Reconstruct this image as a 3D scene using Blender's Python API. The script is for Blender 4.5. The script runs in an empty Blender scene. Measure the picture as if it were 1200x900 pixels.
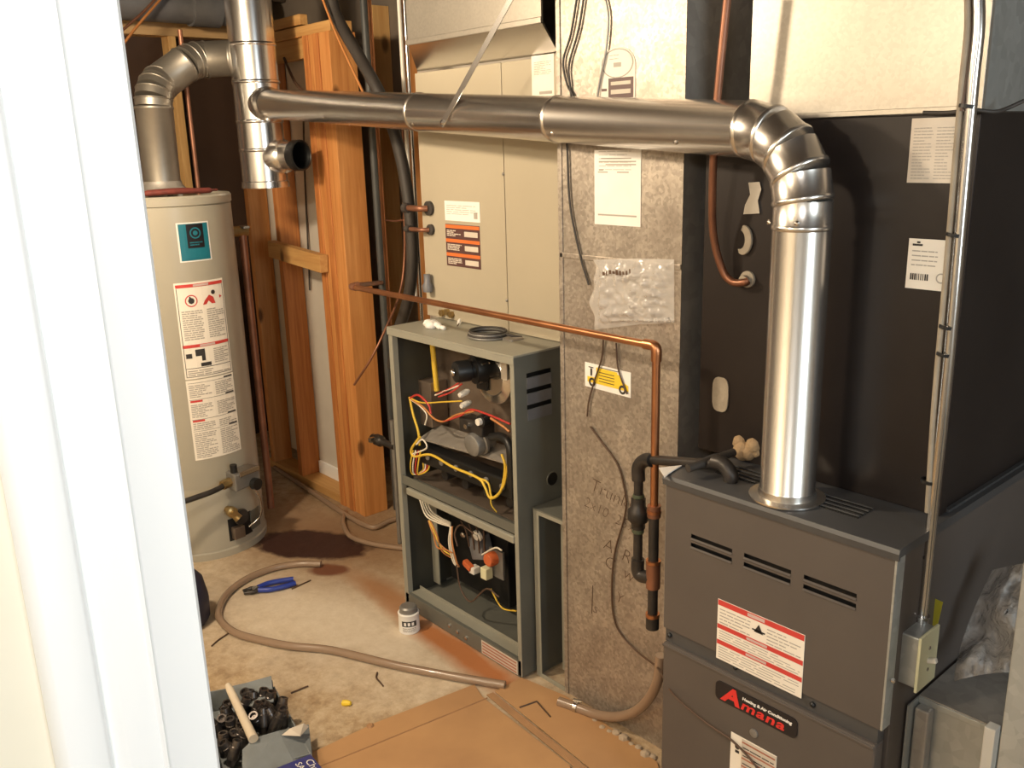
import bpy, bmesh, math, random
from mathutils import Vector, Matrix, noise as mnoise
random.seed(7)
SC = bpy.context.scene
COL = SC.collection
R = math.radians

# ------------------------------------------------------------------ camera
F_PX, YAW, PITCH, ROLL, EYE = 1052.73, R(49.14), R(15.1), R(-1.648), 1.6
fw = Vector((-math.sin(YAW)*math.cos(PITCH), math.cos(YAW)*math.cos(PITCH), -math.sin(PITCH)))
_rt = Vector((math.cos(YAW), math.sin(YAW), 0)); _up = _rt.cross(fw)
rt = math.cos(ROLL)*_rt + math.sin(ROLL)*_up
up = -math.sin(ROLL)*_rt + math.cos(ROLL)*_up
CAM = Vector((0, 0, EYE))
cd = bpy.data.cameras.new('camera'); cam = bpy.data.objects.new('camera', cd); COL.objects.link(cam)
cd.sensor_width = 36; cd.lens = 36*F_PX/1200; cd.clip_start = 0.02
m = Matrix((rt, up, -fw)).transposed().to_4x4(); m.translation = CAM
cam.matrix_world = m
SC.camera = cam

def U(x, y, X=None, Y=None, Z=None):
    """the point of the place seen at photo pixel x, y on the plane X=, Y= or Z="""
    d = rt*((x-600)/F_PX) + up*((450-y)/F_PX) + fw
    if X is not None: t = (X-CAM.x)/d.x
    elif Y is not None: t = (Y-CAM.y)/d.y
    else: t = (Z-CAM.z)/d.z
    return CAM + d*t

# ------------------------------------------------------------------ world, lights, exposure
w = bpy.data.worlds.new('world'); SC.world = w; w.use_nodes = True
w.node_tree.nodes['Background'].inputs[0].default_value = (0.9, 0.88, 0.85, 1)
w.node_tree.nodes['Background'].inputs[1].default_value = 0.05
def light(name, kind, loc, energy, col, size=0.1, target=None):
    d = bpy.data.lights.new(name, kind); d.energy = energy; d.color = col
    if kind == 'AREA': d.shape = 'SQUARE'; d.size = size
    else: d.shadow_soft_size = size
    o = bpy.data.objects.new(name, d); COL.objects.link(o); o.location = loc
    if target is not None:
        o.rotation_euler = (Vector(target)-Vector(loc)).to_track_quat('-Z', 'Y').to_euler()
    return o
light('ceiling_bulb', 'POINT', (-2.45, 0.28, 2.12), 72, (1.0, 0.81, 0.575), 0.07)
light('warm_fill', 'POINT', (-1.45, -0.85, 2.08), 42, (1.0, 0.84, 0.62), 0.07)  # added warm fill lamp, lifts the dim lower parts of the room
light('room_light', 'POINT', (0.22, -0.40, 2.0), 24, (1.0, 0.97, 0.93), 0.12)
light('daylight_lamp', 'AREA', (1.82, 0.75, 1.55), 24, (0.80, 0.93, 1.0), 0.9, (-1.0, 1.3, 1.2))  # area lamp added to imitate cool daylight from an unseen window
SC.view_settings.view_transform = 'Standard'; SC.view_settings.look = 'None'
SC.view_settings.exposure = 0.74; SC.view_settings.gamma = 1.0
SC.view_settings.use_curve_mapping = False

# ------------------------------------------------------------------ materials
MATS = {}
def nt(name):
    m = bpy.data.materials.new(name); m.use_nodes = True
    t = m.node_tree; b = t.nodes['Principled BSDF']; MATS[name] = m
    return m, t, b
def L(t, a, b): t.links.new(a, b)
def coords(t, scale=(1, 1, 1), kind='Object'):
    c = t.nodes.new('ShaderNodeTexCoord'); mp = t.nodes.new('ShaderNodeMapping')
    mp.inputs['Scale'].default_value = scale; L(t, c.outputs[kind], mp.inputs[0]); return mp.outputs[0]
def noise(t, vec, scale, detail=4, rough=0.55, dist=0):
    n = t.nodes.new('ShaderNodeTexNoise'); n.inputs['Scale'].default_value = scale
    n.inputs['Detail'].default_value = detail; n.inputs['Roughness'].default_value = rough
    n.inputs['Distortion'].default_value = dist
    L(t, vec, n.inputs['Vector']); return n.outputs[0]
def ramp(t, fac, stops):
    r = t.nodes.new('ShaderNodeValToRGB'); e = r.color_ramp.elements
    while len(e) < len(stops): e.new(0.5)
    for i, (p, c) in enumerate(stops): e[i].position = p; e[i].color = (*c, 1) if len(c) == 3 else c
    L(t, fac, r.inputs[0]); return r.outputs[0]
def mixc(t, fac, a, b):
    n = t.nodes.new('ShaderNodeMix'); n.data_type = 'RGBA'
    for s, v in ((n.inputs[0], fac), (n.inputs[6], a), (n.inputs[7], b)):
        if hasattr(v, 'is_linked'): L(t, v, s)
        elif isinstance(v, (int, float)): s.default_value = v
        else: s.default_value = (*v, 1)
    return n.outputs[2]
def bump(t, b, h, strength, dist=0.01):
    n = t.nodes.new('ShaderNodeBump'); n.inputs['Strength'].default_value = strength
    n.inputs['Distance'].default_value = dist; L(t, h, n.inputs['Height']); L(t, n.outputs[0], b.inputs['Normal'])
def paint(name, c, c2=None, rough=0.5, metal=0, scale=8, spec=0.5, bmp=0, sharp=0.25, detail=4):
    m, t, b = nt(name); b.inputs['Roughness'].default_value = rough; b.inputs['Metallic'].default_value = metal
    b.inputs['Specular IOR Level'].default_value = spec
    if c2 is None: c2 = tuple(v*0.86 for v in c)
    v = coords(t); n = noise(t, v, scale, detail)
    L(t, ramp(t, n, [(0.5-sharp, c), (0.5+sharp, c2)]), b.inputs['Base Color'])
    if bmp: bump(t, b, noise(t, v, scale*6, 3), bmp, 0.004)
    return m
def galv(name, c=(.62, .60, .57), rough=(.28, .5), spangle=90, metal=0.9, dirt=(.42, .38, .34), dscale=3, bmp=.02, con=.1):
    m, t, b = nt(name); v = coords(t)
    vo = t.nodes.new('ShaderNodeTexVoronoi'); vo.inputs['Scale'].default_value = spangle; L(t, v, vo.inputs['Vector'])
    sep = t.nodes.new('ShaderNodeSeparateColor'); L(t, vo.outputs['Color'], sep.inputs[0])
    base = ramp(t, sep.outputs[0], [(0, tuple(x*(1-con) for x in c)), (1, tuple(min(1, x*(1+con)) for x in c))])
    d = ramp(t, noise(t, v, dscale, 6, .65), [(.40, (0, 0, 0)), (.80, (.8, .8, .8))])
    L(t, mixc(t, d, base, dirt), b.inputs['Base Color'])
    mr = t.nodes.new('ShaderNodeMapRange'); mr.inputs[3].default_value = rough[0]; mr.inputs[4].default_value = rough[1]
    L(t, noise(t, v, 3, 2), mr.inputs[0]); L(t, mr.outputs[0], b.inputs['Roughness'])
    b.inputs['Metallic'].default_value = metal
    if bmp: bump(t, b, noise(t, v, 4, 1), bmp, .02)
    return m
def wood(name, c1, c2, scale=(22, 22, 1.2), knots=True):
    m, t, b = nt(name); b.inputs['Roughness'].default_value = .62
    v = coords(t, scale); n = noise(t, v, 2.2, 5, .6, .6)
    col = ramp(t, n, [(.3, c1), (.7, c2)])
    if knots:
        vo = t.nodes.new('ShaderNodeTexVoronoi'); vo.inputs['Scale'].default_value = 6
        L(t, coords(t, (1, 1, .5)), vo.inputs['Vector'])
        k = ramp(t, vo.outputs['Distance'], [(.07, (1, 1, 1)), (.14, (0, 0, 0))])
        col = mixc(t, k, col, tuple(x*.35 for x in c2))
    L(t, col, b.inputs['Base Color']); bump(t, b, n, .15, .003)
    return m
galv('galv_pipe', (.74, .71, .67), (.24, .28), 220, .98, (.66, .62, .57), 5, 0, .0)
galv('galv_stack', (.76, .75, .74), (.20, .26), 200, .98, (.70, .68, .66), 4, 0, 0)
galv('galv_duct', (.43, .375, .315), (.40, .52), 130, .62, (.22, .18, .145), 9, 0, .22)
galv('galv_bright', (.43, .395, .34), (.36, .44), 160, .7, (.36, .325, .27), 2, 0, .06)
galv('galv_dull', (.42, .39, .35), (.45, .65), 40, .6, (.26, .23, .20), 5)
galv('galv_cool', (.48, .50, .49), (.35, .55), 50, .7, (.36, .38, .37), 4)
paint('flue_grey', (.40, .365, .315), (.26, .235, .20), .42, .8, 5)
paint('heater_enamel', (.40, .37, .30), (.36, .33, .265), .32, 0, 3)
paint('beige_enamel', (.44, .385, .285), (.40, .35, .26), .42, 0, 3)
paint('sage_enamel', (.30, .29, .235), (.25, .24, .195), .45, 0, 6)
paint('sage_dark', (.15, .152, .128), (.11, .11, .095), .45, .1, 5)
paint('inner_dark', (.060, .058, .044), (.04, .037, .03), .5, .2, 6)
paint('louver_grey', (.20, .20, .21), (.14, .14, .15), .45, .2, 10)
paint('charcoal_enamel', (.100, .083, .072), (.086, .071, .062), .5, .0, 5)
paint('charcoal_lid', (.075, .074, .075), (.058, .057, .058), .42, .1, 6)
paint('casing_black', (.013, .009, .008), (.026, .020, .018), .40, .1, 3, .3)
paint('abs_grey', (.075, .08, .08), (.05, .052, .052), .5)
paint('black', (.008, .008, .008), None, .45)
paint('black_rubber', (.028, .023, .020), (.05, .042, .036), .6)
paint('black_iron', (.03, .027, .025), (.055, .047, .042), .42, .4, 30)
paint('nipple_steel', (.17, .15, .14), (.06, .052, .05), .32, .8, 60)
paint('pipe_dope_green', (.10, .13, .075), (.06, .07, .05), .5, .2, 40)
paint('copper', (.60, .27, .12), (.36, .15, .075), .33, .9, 10)
paint('copper_dull', (.36, .16, .09), (.2, .09, .055), .45, .6, 12)
paint('copper_brown', (.27, .12, .07), (.17, .075, .045), .4, .7, 12)
paint('brass', (.50, .36, .15), (.3, .2, .09), .35, .85, 20)
paint('chrome', (.62, .6, .58), None, .2, 1, 20)
paint('cast_grey', (.30, .29, .27), (.2, .19, .18), .42, .5, 20)
paint('rust_panel', (.27, .215, .17), (.16, .115, .085), .42, .6, 9)
paint('white_paint', (.90, .90, .89), (.88, .88, .87), .4, 0, 3)
paint('cream_wall', (.82, .76, .62), (.80, .73, .58), .7)
paint('room_paint', (.72, .68, .60), None, .8)
paint('drywall', (.66, .61, .53), (.58, .53, .46), .85, 0, 6)
paint('drywall_brown', (.20, .165, .13), (.15, .12, .095), .85, 0, 4)
paint('brown_board', (.058, .029, .016), (.038, .019, .011), .6, 0, 3)
paint('paper', (.84, .78, .68), (.80, .73, .63), .7)
paint('paper_aged', (.62, .55, .46), (.54, .47, .39), .75, 0, 15)
paint('paper_white', (.86, .83, .78), None, .6)
paint('print_grey', (.42, .38, .33), None, .7)
paint('print_dark', (.035, .03, .028), None, .6)
paint('print_red', (.62, .055, .045), None, .5)
paint('print_orange', (.70, .17, .04), None, .5)
paint('print_brown', (.10, .045, .04), None, .5)
paint('print_pink', (.62, .45, .42), None, .6)
paint('print_yellow', (.85, .60, .04), None, .5)
paint('print_green', (.20, .30, .10), None, .5)
paint('logo_red', (.72, .035, .03), None, .4)
paint('badge_black', (.012, .010, .013), None, .35)
paint('teal', (.012, .17, .23), None, .4)
paint('navy', (.012, .014, .035), (.02, .02, .05), .55)
paint('blue_grip', (.02, .045, .30), None, .35)
paint('box_blue', (.03, .035, .19), (.05, .05, .16), .5, 0, 12)
paint('bag_grey', (.20, .225, .24), (.16, .175, .18), .7, 0, 14, bmp=.2)
paint('cardboard', (.50, .285, .125), (.37, .20, .09), .8, 0, 4, detail=7)
paint('cardboard_worn', (.40, .22, .10), (.32, .175, .085), .85, 0, 14)
paint('tan_foam', (.42, .29, .16), (.33, .22, .12), .8, 0, 40, bmp=.5)
paint('putty', (.34, .29, .22), (.24, .2, .15), .75, 0, 20, bmp=.3)
paint('white_plastic', (.78, .74, .66), None, .4)
paint('ivory_plastic', (.72, .70, .46), None, .35)
paint('wire_yellow', (.72, .48, .05), None, .4)
paint('wire_white', (.74, .68, .56), None, .4)
paint('wire_red', (.48, .04, .03), None, .4)
paint('wire_orange', (.50, .20, .06), None, .4)
paint('wire_brown', (.09, .05, .03), None, .5)
paint('tag_yellow', (.42, .36, .03), None, .5)
paint('red_rag', (.27, .05, .035), (.14, .03, .022), .7, 0, 30, bmp=.3)
paint('relay_orange', (.58, .13, .04), None, .4)
paint('concrete_lump', (.52, .42, .31), (.36, .28, .2), .9, 0, 30, bmp=.6)
paint('stick_wood', (.66, .58, .46), (.58, .49, .37), .6, 0, 20)
wood('stud_wood', (.60, .245, .07), (.37, .12, .03))
wood('stud_light', (.72, .46, .19), (.60, .33, .115))
wood('stud_orange', (.66, .31, .10), (.48, .18, .045))
wood('plank_x', (.62, .36, .13), (.48, .24, .075), (1.2, 22, 22))
wood('plank_y', (.60, .40, .20), (.50, .30, .13), (22, 1.2, 22))
wood('joist_dark', (.075, .05, .032), (.045, .03, .02), (22, 1.2, 22), False)
# hose
m, t, b = nt('hose_tan'); b.inputs['Base Color'].default_value = (.27, .185, .125, 1); b.inputs['Roughness'].default_value = .26
b.inputs['Coat Weight'].default_value = .3
# plastic film
m, t, b = nt('clear_film'); b.inputs['Base Color'].default_value = (.95, .93, .9, 1); b.inputs['Roughness'].default_value = .12
b.inputs['Alpha'].default_value = .32; b.inputs['Specular IOR Level'].default_value = .9
v = coords(t); bump(t, b, noise(t, v, 18, 3), .5, .01)
m, t, b = nt('grey_film'); b.inputs['Base Color'].default_value = (.46, .43, .40, 1); b.inputs['Roughness'].default_value = .2
b.inputs['Alpha'].default_value = .62; v = coords(t); bump(t, b, noise(t, v, 22, 4), .9, .03)
# concrete floor with stains of their own shape
SX_, SY_, _ = U(364, 638, Z=0); SX2_, SY2_, _ = U(385, 668, Z=0)
m, t, b = nt('concrete'); v = coords(t)
n1 = noise(t, v, 3.2, 8, .68, .4); n2 = noise(t, v, 22, 8, .75)
c = mixc(t, .5, ramp(t, n1, [(.36, (.20, .115, .055)), (.48, (.42, .295, .17)), (.62, (.60, .475, .32))]),
         ramp(t, n2, [(.36, (.17, .10, .05)), (.5, (.43, .315, .19)), (.64, (.64, .53, .38))]))
def blob(cx, cy, rx, ry, rot, soft, wob=.35):
    mp = t.nodes.new('ShaderNodeMapping'); mp.vector_type = 'TEXTURE'
    mp.inputs['Location'].default_value = (cx, cy, 0); mp.inputs['Rotation'].default_value = (0, 0, rot)
    mp.inputs['Scale'].default_value = (rx, ry, 1)
    tc = t.nodes.new('ShaderNodeTexCoord'); L(t, tc.outputs['Object'], mp.inputs[0])
    ln = t.nodes.new('ShaderNodeVectorMath'); ln.operation = 'LENGTH'; L(t, mp.outputs[0], ln.inputs[0])
    h = t.nodes.new('ShaderNodeMath'); h.operation = 'MULTIPLY_ADD'; h.inputs[1].default_value = .5; h.inputs[2].default_value = -wob*.5
    L(t, ln.outputs['Value'], h.inputs[0])
    a = t.nodes.new('ShaderNodeMath'); a.operation = 'MULTIPLY_ADD'; a.inputs[1].default_value = wob
    L(t, noise(t, v, 9, 5, .6), a.inputs[0]); L(t, h.outputs[0], a.inputs[2])
    return ramp(t, a.outputs[0], [(max(0, .5-soft), (1, 1, 1)), (min(1, .5+soft), (0, 0, 0))])
# pale dust, rust, painted heater shade, dark wet stain   (positions in metres on the floor)
dust = mixc(t, n2, (.50, .40, .28), (.74, .66, .54))
c = mixc(t, blob(-2.56, 1.36, .60, .26, .3, .35, .6), c, dust)
c = mixc(t, blob(-2.10, 1.555, .42, .055, -.03, .25), c, (.40, .15, .05))
c = mixc(t, blob(-2.62, 1.60, .22, .05, .0, .3), c, (.40, .20, .09))
c = mixc(t, blob(-3.20, 1.72, .55, .26, .2, .4), c, (.26, .155, .085))  # water heater's soft shadow, painted into the floor colour
c = mixc(t, blob(SX_, SY_, .26, .13, .55, .05, .35), c, (.040, .014, .009))
c = mixc(t, blob(SX2_, SY2_, .08, .05, .7, .1, .4), c, (.16, .06, .03))
L(t, c, b.inputs['Base Color'])
L(t, ramp(t, n1, [(.3, (.5,)*3), (.7, (.75,)*3)]), b.inputs['Roughness'])
bump(t, b, n2, .25, .01)

# ------------------------------------------------------------------ mesh helpers
class MB:
    def __init__(s): s.v = []; s.f = []
    def add(s, vs, fs):
        o = len(s.v); s.v += [Vector(p) for p in vs]; s.f += [tuple(i+o for i in f) for f in fs]; return s
    def box(s, a, b, rot=None, piv=None):
        x0, y0, z0 = a; x1, y1, z1 = b
        vs = [Vector(p) for p in ((x0,y0,z0),(x1,y0,z0),(x1,y1,z0),(x0,y1,z0),(x0,y0,z1),(x1,y0,z1),(x1,y1,z1),(x0,y1,z1))]
        if rot is not None:
            pv = Vector(piv) if piv is not None else sum(vs, Vector())/8
            vs = [rot @ (p-pv) + pv for p in vs]
        return s.add(vs, [(0,3,2,1),(4,5,6,7),(0,1,5,4),(1,2,6,5),(2,3,7,6),(3,0,4,7)])
    def quad(s, *p): return s.add(p, [tuple(range(len(p)))])
    def tube(s, pts, r, n=10, caps=True, flat=None):
        pts = [Vector(p) for p in pts]; rs = r if isinstance(r, (list, tuple)) else [r]*len(pts)
        prev = None; rings = []
        for i, p in enumerate(pts):
            a = pts[max(0, i-1)]; c = pts[min(len(pts)-1, i+1)]; d = (c-a).normalized()
            if prev is None:
                h = Vector((0, 0, 1)) if abs(d.z) < .9 else Vector((1, 0, 0)); x = d.cross(h).normalized()
            else:
                x = prev - d*prev.dot(d); x = x.normalized() if x.length > 1e-6 else d.orthogonal().normalized()
            y = d.cross(x); prev = x
            fl = flat or 1
            rings.append([p + (x*math.cos(2*math.pi*k/n) + y*math.sin(2*math.pi*k/n)*fl)*rs[i] for k in range(n)])
        vs = [q for rg in rings for q in rg]; fs = []
        for i in range(len(rings)-1):
            for k in range(n):
                k2 = (k+1) % n; fs.append((i*n+k, i*n+k2, (i+1)*n+k2, (i+1)*n+k))
        if caps: fs.append(tuple(range(n-1, -1, -1))); fs.append(tuple((len(rings)-1)*n+k for k in range(n)))
        return s.add(vs, fs)
    def cyl(s, a, b, r, n=20, r2=None, caps=True): return s.tube([a, b], [r, r if r2 is None else r2], n, caps)
    def lathe(s, prof, org, axis=(0, 0, 1), n=32, caps=True):
        ax = Vector(axis).normalized(); x = ax.orthogonal().normalized(); y = ax.cross(x); org = Vector(org)
        vs = []; fs = []
        for r, h in prof:
            for k in range(n):
                a = 2*math.pi*k/n; vs.append(org + ax*h + (x*math.cos(a)+y*math.sin(a))*r)
        for i in range(len(prof)-1):
            for k in range(n):
                k2 = (k+1) % n; fs.append((i*n+k, i*n+k2, (i+1)*n+k2, (i+1)*n+k))
        if caps: fs.append(tuple(range(n-1, -1, -1))); fs.append(tuple((len(prof)-1)*n+k for k in range(n)))
        return s.add(vs, fs)
    def prism(s, poly, off):
        """poly: list of points, off: extrusion vector"""
        poly = [Vector(p) for p in poly]; off = Vector(off); n = len(poly)
        vs = poly + [p+off for p in poly]
        fs = [tuple(range(n-1, -1, -1)), tuple(range(n, 2*n))] + [(i, (i+1) % n, (i+1) % n+n, i+n) for i in range(n)]
        return s.add(vs, fs)
    def plate(s, u0, u1, v0, v1, holes, fr, th):
        """a sheet with rectangular holes; fr(u, v, d) -> point, d = height above the surface"""
        us = sorted({u0, u1, *[q for h in holes for q in (h[0], h[2])]}); vs_ = sorted({v0, v1, *[q for h in holes for q in (h[1], h[3])]})
        for i in range(len(us)-1):
            for j in range(len(vs_)-1):
                uc, vc = (us[i]+us[i+1])/2, (vs_[j]+vs_[j+1])/2
                if any(h[0] < uc < h[2] and h[1] < vc < h[3] for h in holes): continue
                a, b_, c_, d_ = us[i], us[i+1], vs_[j], vs_[j+1]
                s.quad(fr(a, c_, th), fr(b_, c_, th), fr(b_, d_, th), fr(a, d_, th))
        def rim(a, b_, c_, d_):
            p = [(a, c_), (b_, c_), (b_, d_), (a, d_)]
            for k in range(4):
                q, q2 = p[k], p[(k+1) % 4]; s.quad(fr(*q, th), fr(*q2, th), fr(*q2, 0), fr(*q, 0))
        rim(u0, u1, v0, v1)
        for h in holes: rim(h[0], h[2], h[1], h[3])
        return s
def tagit(o, label, cat, group=None, kind=None):
    if label: o['label'] = label
    if cat: o['category'] = cat
    if group: o['group'] = group
    if kind: o['kind'] = kind
    return o
def build(name, mb, mat, parent=None, smooth=None, bevel=0, origin=None, label=None):
    """link mb as ONE mesh object; vertices are stored relative to the thing's base"""
    org = Vector(origin) if origin is not None else (parent['_o'] if parent is not None else Vector())
    org = Vector(org)
    me = bpy.data.meshes.new(name); me.from_pydata([tuple(p-org) for p in mb.v], [], mb.f)
    bm = bmesh.new(); bm.from_mesh(me); bmesh.ops.recalc_face_normals(bm, faces=bm.faces)
    if bevel:
        bmesh.ops.remove_doubles(bm, verts=bm.verts, dist=1e-5)
        es = [e for e in bm.edges if len(e.link_faces) == 2 and e.calc_face_angle(0) > .6]
        bmesh.ops.bevel(bm, geom=es, offset=bevel, segments=2, affect='EDGES', profile=.5)
    bm.to_mesh(me); bm.free()
    me.materials.append(MATS[mat])
    if smooth is not None:
        for p in me.polygons: p.use_smooth = True
        me.set_sharp_from_angle(angle=R(smooth))
    o = bpy.data.objects.new(name, me); COL.objects.link(o)
    if parent is not None: o.parent = parent
    else: o.location = org
    o['_o'] = org
    if label: o['label'] = label
    if name in ('fine_print', 'stripe', 'panel_print', 'band_lettering', 'van_outline', 'red_line', 'bold_print', 'rule_line', 'emblem_mark', 'emblem', 'bag_lettering', 'pictogram', 'marker_writing', 'badge_lettering', 'carton_lettering', 'warning_symbol', 'dark_panel', 'van_picture'): o['kind'] = 'stuff'
    return o
def build_split(name, mb, mat, parent):
    """one object for each separate piece of mb"""
    key = {}; par = list(range(len(mb.v)))
    def fd(i):
        while par[i] != i: i = par[i]
        return i
    for i, p in enumerate(mb.v):
        k = tuple(round(c_, 5) for c_ in p)
        if k in key: par[fd(i)] = fd(key[k])
        else: key[k] = i
    for f in mb.f:
        for i in f[1:]: par[fd(i)] = fd(f[0])
    groups = {}
    for f in mb.f: groups.setdefault(fd(f[0]), []).append(f)
    for fs in groups.values():
        m2 = MB(); ids = sorted({i for f in fs for i in f}); mp = {a_: b_ for b_, a_ in enumerate(ids)}
        m2.add([mb.v[i] for i in ids], [tuple(mp[i] for i in f) for f in fs]); build(name, m2, mat, parent)
def thing(name, loc, label, cat, group=None):
    o = bpy.data.objects.new(name, None); COL.objects.link(o); o.location = loc; o.empty_display_size = .05
    o['_o'] = Vector(loc); return tagit(o, label, cat, group)
def solo(name, mb, mat, label, cat, smooth=None, bevel=0, group=None, origin=None, kind=None):
    if origin is None:
        c_ = sum(mb.v, Vector())/len(mb.v); origin = (c_.x, c_.y, min(p.z for p in mb.v))
    return tagit(build(name, mb, mat, None, smooth, bevel, origin), label, cat, group, kind)
def struct(name, mb, mat, smooth=None, bevel=0):
    return tagit(build(name, mb, mat, None, smooth, bevel), None, None, None, 'structure')
def curve(pts, n=6):
    P = [Vector(p) for p in pts]; P = [P[0]*2-P[1]] + P + [P[-1]*2-P[-2]]; out = []
    for i in range(1, len(P)-2):
        p0, p1, p2, p3 = P[i-1:i+3]
        for k in range(n):
            u = k/n
            out.append(.5*((2*p1) + (p2-p0)*u + (2*p0-5*p1+4*p2-p3)*u*u + (3*p1-p0-3*p2+p3)*u**3))
    out.append(P[-2]); return out
def frame(o, u, v, n):
    o, u, v, n = Vector(o), Vector(u).normalized(), Vector(v).normalized(), Vector(n).normalized()
    return lambda a, b_, d=0: o + u*a + v*b_ + n*d
def rect(mb, fr, u0, v0, u1, v1, d, seg=1):
    for i in range(seg):
        a = u0+(u1-u0)*i/seg; b_ = u0+(u1-u0)*(i+1)/seg
        mb.quad(fr(a, v0, d), fr(b_, v0, d), fr(b_, v1, d), fr(a, v1, d))
def ring(mb, fr, cu, cv, r0, r1, d, n=20, asp=1):
    for k in range(n):
        a, b_ = 2*math.pi*k/n, 2*math.pi*(k+1)/n
        p = [(r0, a), (r1, a), (r1, b_), (r0, b_)] if r0 > 0 else [(0, a), (r1, a), (r1, b_)]
        mb.quad(*[fr(cu+math.cos(q)*r, cv+math.sin(q)*r*asp, d) for r, q in p])
def fineprint(mb, fr, u0, v0, u1, v1, rows, d, seg=1, fill=.5):
    h = (v1-v0)/rows
    for i in range(rows):
        y = v1-(i+1)*h; u = u0; end = u1 - (random.random()**3)*(u1-u0)*.5
        while u < end-.002:
            wl = min(end-u, random.uniform(.1, .35)*(u1-u0)); rect(mb, fr, u, y+h*.2, u+wl, y+h*(.2+fill), d, seg); u += wl+(u1-u0)*.03
def sheet(fr, u0, v0, u1, v1, d=.001, th=.0008, seg=1):
    mb = MB()
    rect(mb, fr, u0, v0, u1, v1, d, seg)
    for a, b_, c_, e in ((u0, v0, u1, v0), (u1, v0, u1, v1), (u1, v1, u0, v1), (u0, v1, u0, v0)):
        n = seg if b_ == e else 1
        for i in range(n):
            p = (a+(c_-a)*i/n, b_+(e-b_)*i/n); q = (a+(c_-a)*(i+1)/n, b_+(e-b_)*(i+1)/n)
            mb.quad(fr(*p, d), fr(*q, d), fr(*q, d-th), fr(*p, d-th))
    return mb
def text(s_, fr, u, v, size, mat, parent, name='lettering', d=.0018, shear=0, wide=1.0, bold=0, label=None, align='LEFT', space=1.0):
    cu = bpy.data.curves.new('t', 'FONT'); cu.body = s_; cu.size = size; cu.shear = shear; cu.offset = bold; cu.resolution_u = 3; cu.align_x = align; cu.space_character = space
    to = bpy.data.objects.new('t', cu); COL.objects.link(to)
    bpy.context.view_layer.update()
    me = bpy.data.meshes.new_from_object(to.evaluated_get(bpy.context.evaluated_depsgraph_get()))
    mb = MB(); mb.add([fr(u+q.co.x*wide, v+q.co.y, d) for q in me.vertices], [tuple(p.vertices) for p in me.polygons])
    bpy.data.objects.remove(to); bpy.data.curves.remove(cu); bpy.data.meshes.remove(me)
    return build(name, mb, mat, parent, label=label)

# ------------------------------------------------------------------ the setting
struct('floor', MB().box((-5, -1.7, -.1), (2.1, 2.7, 0)), 'concrete')
ceil = struct('ceiling', MB().box((-5, -1.7, 2.42), (2.1, 2.7, 2.5)), 'joist_dark')
for x in (-4.55, -4.15, -3.75, -3.35, -2.95, -2.55, -2.15, -1.75, -1.35, -.95):
    build('joist', MB().box((x-.019, -1.5, 2.33), (x+.019, 2.44, 2.42)), 'joist_dark', ceil)
struct('wall_left', MB().box((-4.95, -1.7, 0), (-4.75, 2.7, 2.42)), 'brown_board')
wl = bpy.data.objects['wall_left']
struct('wall_back', MB().box((-4.75, 2.45, 0), (2.1, 2.6, 2.42)), 'drywall_brown')
wb = bpy.data.objects['wall_back']
struct('wall_right', MB().box((1.9, -1.7, 0), (2.0, 2.6, 2.42)), 'room_paint')
wn = struct('unseen_window', MB().box((1.86, .25, 1.05), (1.90, 1.25, 1.10)).box((1.86, .25, 2.0), (1.90, 1.25, 2.05)).box((1.86, .25, 1.10), (1.90, .30, 2.0)).box((1.86, 1.20, 1.10), (1.90, 1.25, 2.0)), 'white_paint')  # unseen window frame and pane, added to go with the daylight lamp
build('unseen_pane', MB().box((1.885, .30, 1.10), (1.893, 1.20, 2.0)), 'paper_white', wn)
struct('wall_front', MB().box((-4.75, -1.7, 0), (1.9, -1.55, 2.42)), 'room_paint')
# studs of the left wall
for px in (199.5, 60):
    y = U(px, 60, X=-4.70).y
    build('stud', MB().box((-4.75, y-.019, 0), (-4.66, y+.019, 2.15)), 'stud_light', wl, bevel=.002)
build('top_plate', MB().box((-4.75, .2, 2.150), (-4.66, 2.44, 2.212)), 'plank_y', wl, bevel=.002)
# framed partition
fp = struct('wall_partition', MB().box((-4.15, 2.035, .09), (-3.29, 2.046, 2.035)), 'drywall')
YF = 1.932
build('bottom_plate', MB().box((-4.2, YF, 0), (-3.465, YF+.1, .038)), 'plank_x', fp, bevel=.002)
build('top_plate', MB().box((-4.2, YF, 2.035), (-3.25, YF+.1, 2.075)), 'plank_x', fp, bevel=.002)
build('baseboard', MB().box((-3.82, 2.02, .038), (-3.47, 2.034, .10)), 'white_paint', fp, bevel=.002)
for i, (x, mt) in enumerate(((-4.14, 'stud_orange'), (-3.845, 'stud_wood'))):
    build('stud', MB().box((x-.019, YF, .038), (x+.019, YF+.1, 2.035)), mt, fp, bevel=.002)
for i in range(5):
    x0 = -3.465 + i*.0425; dy = (0, .004, -.002, .003, 0)[i]
    build('stud', MB().box((x0, YF+dy-.006, 0), (x0+.041, YF+.115, 2.035)), ('stud_wood', 'stud_orange', 'stud_wood', 'stud_orange', 'stud_orange')[i], fp, bevel=.002)
blk = MB().box((-3.87, YF-.045, 1.10), (-3.40, YF-.006, 1.175), Matrix.Rotation(R(4), 3, 'Y')); build('blocking', blk, 'plank_x', fp, bevel=.002)
build('blocking', MB().box((-3.83, YF+.02, 1.955), (-3.47, YF+.06, 2.035)), 'plank_x', fp, bevel=.002)
build('blocking', MB().box((-3.83, YF-.005, 2.08), (-3.47, YF+.03, 2.12)), 'plank_x', fp, bevel=.002)
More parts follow.
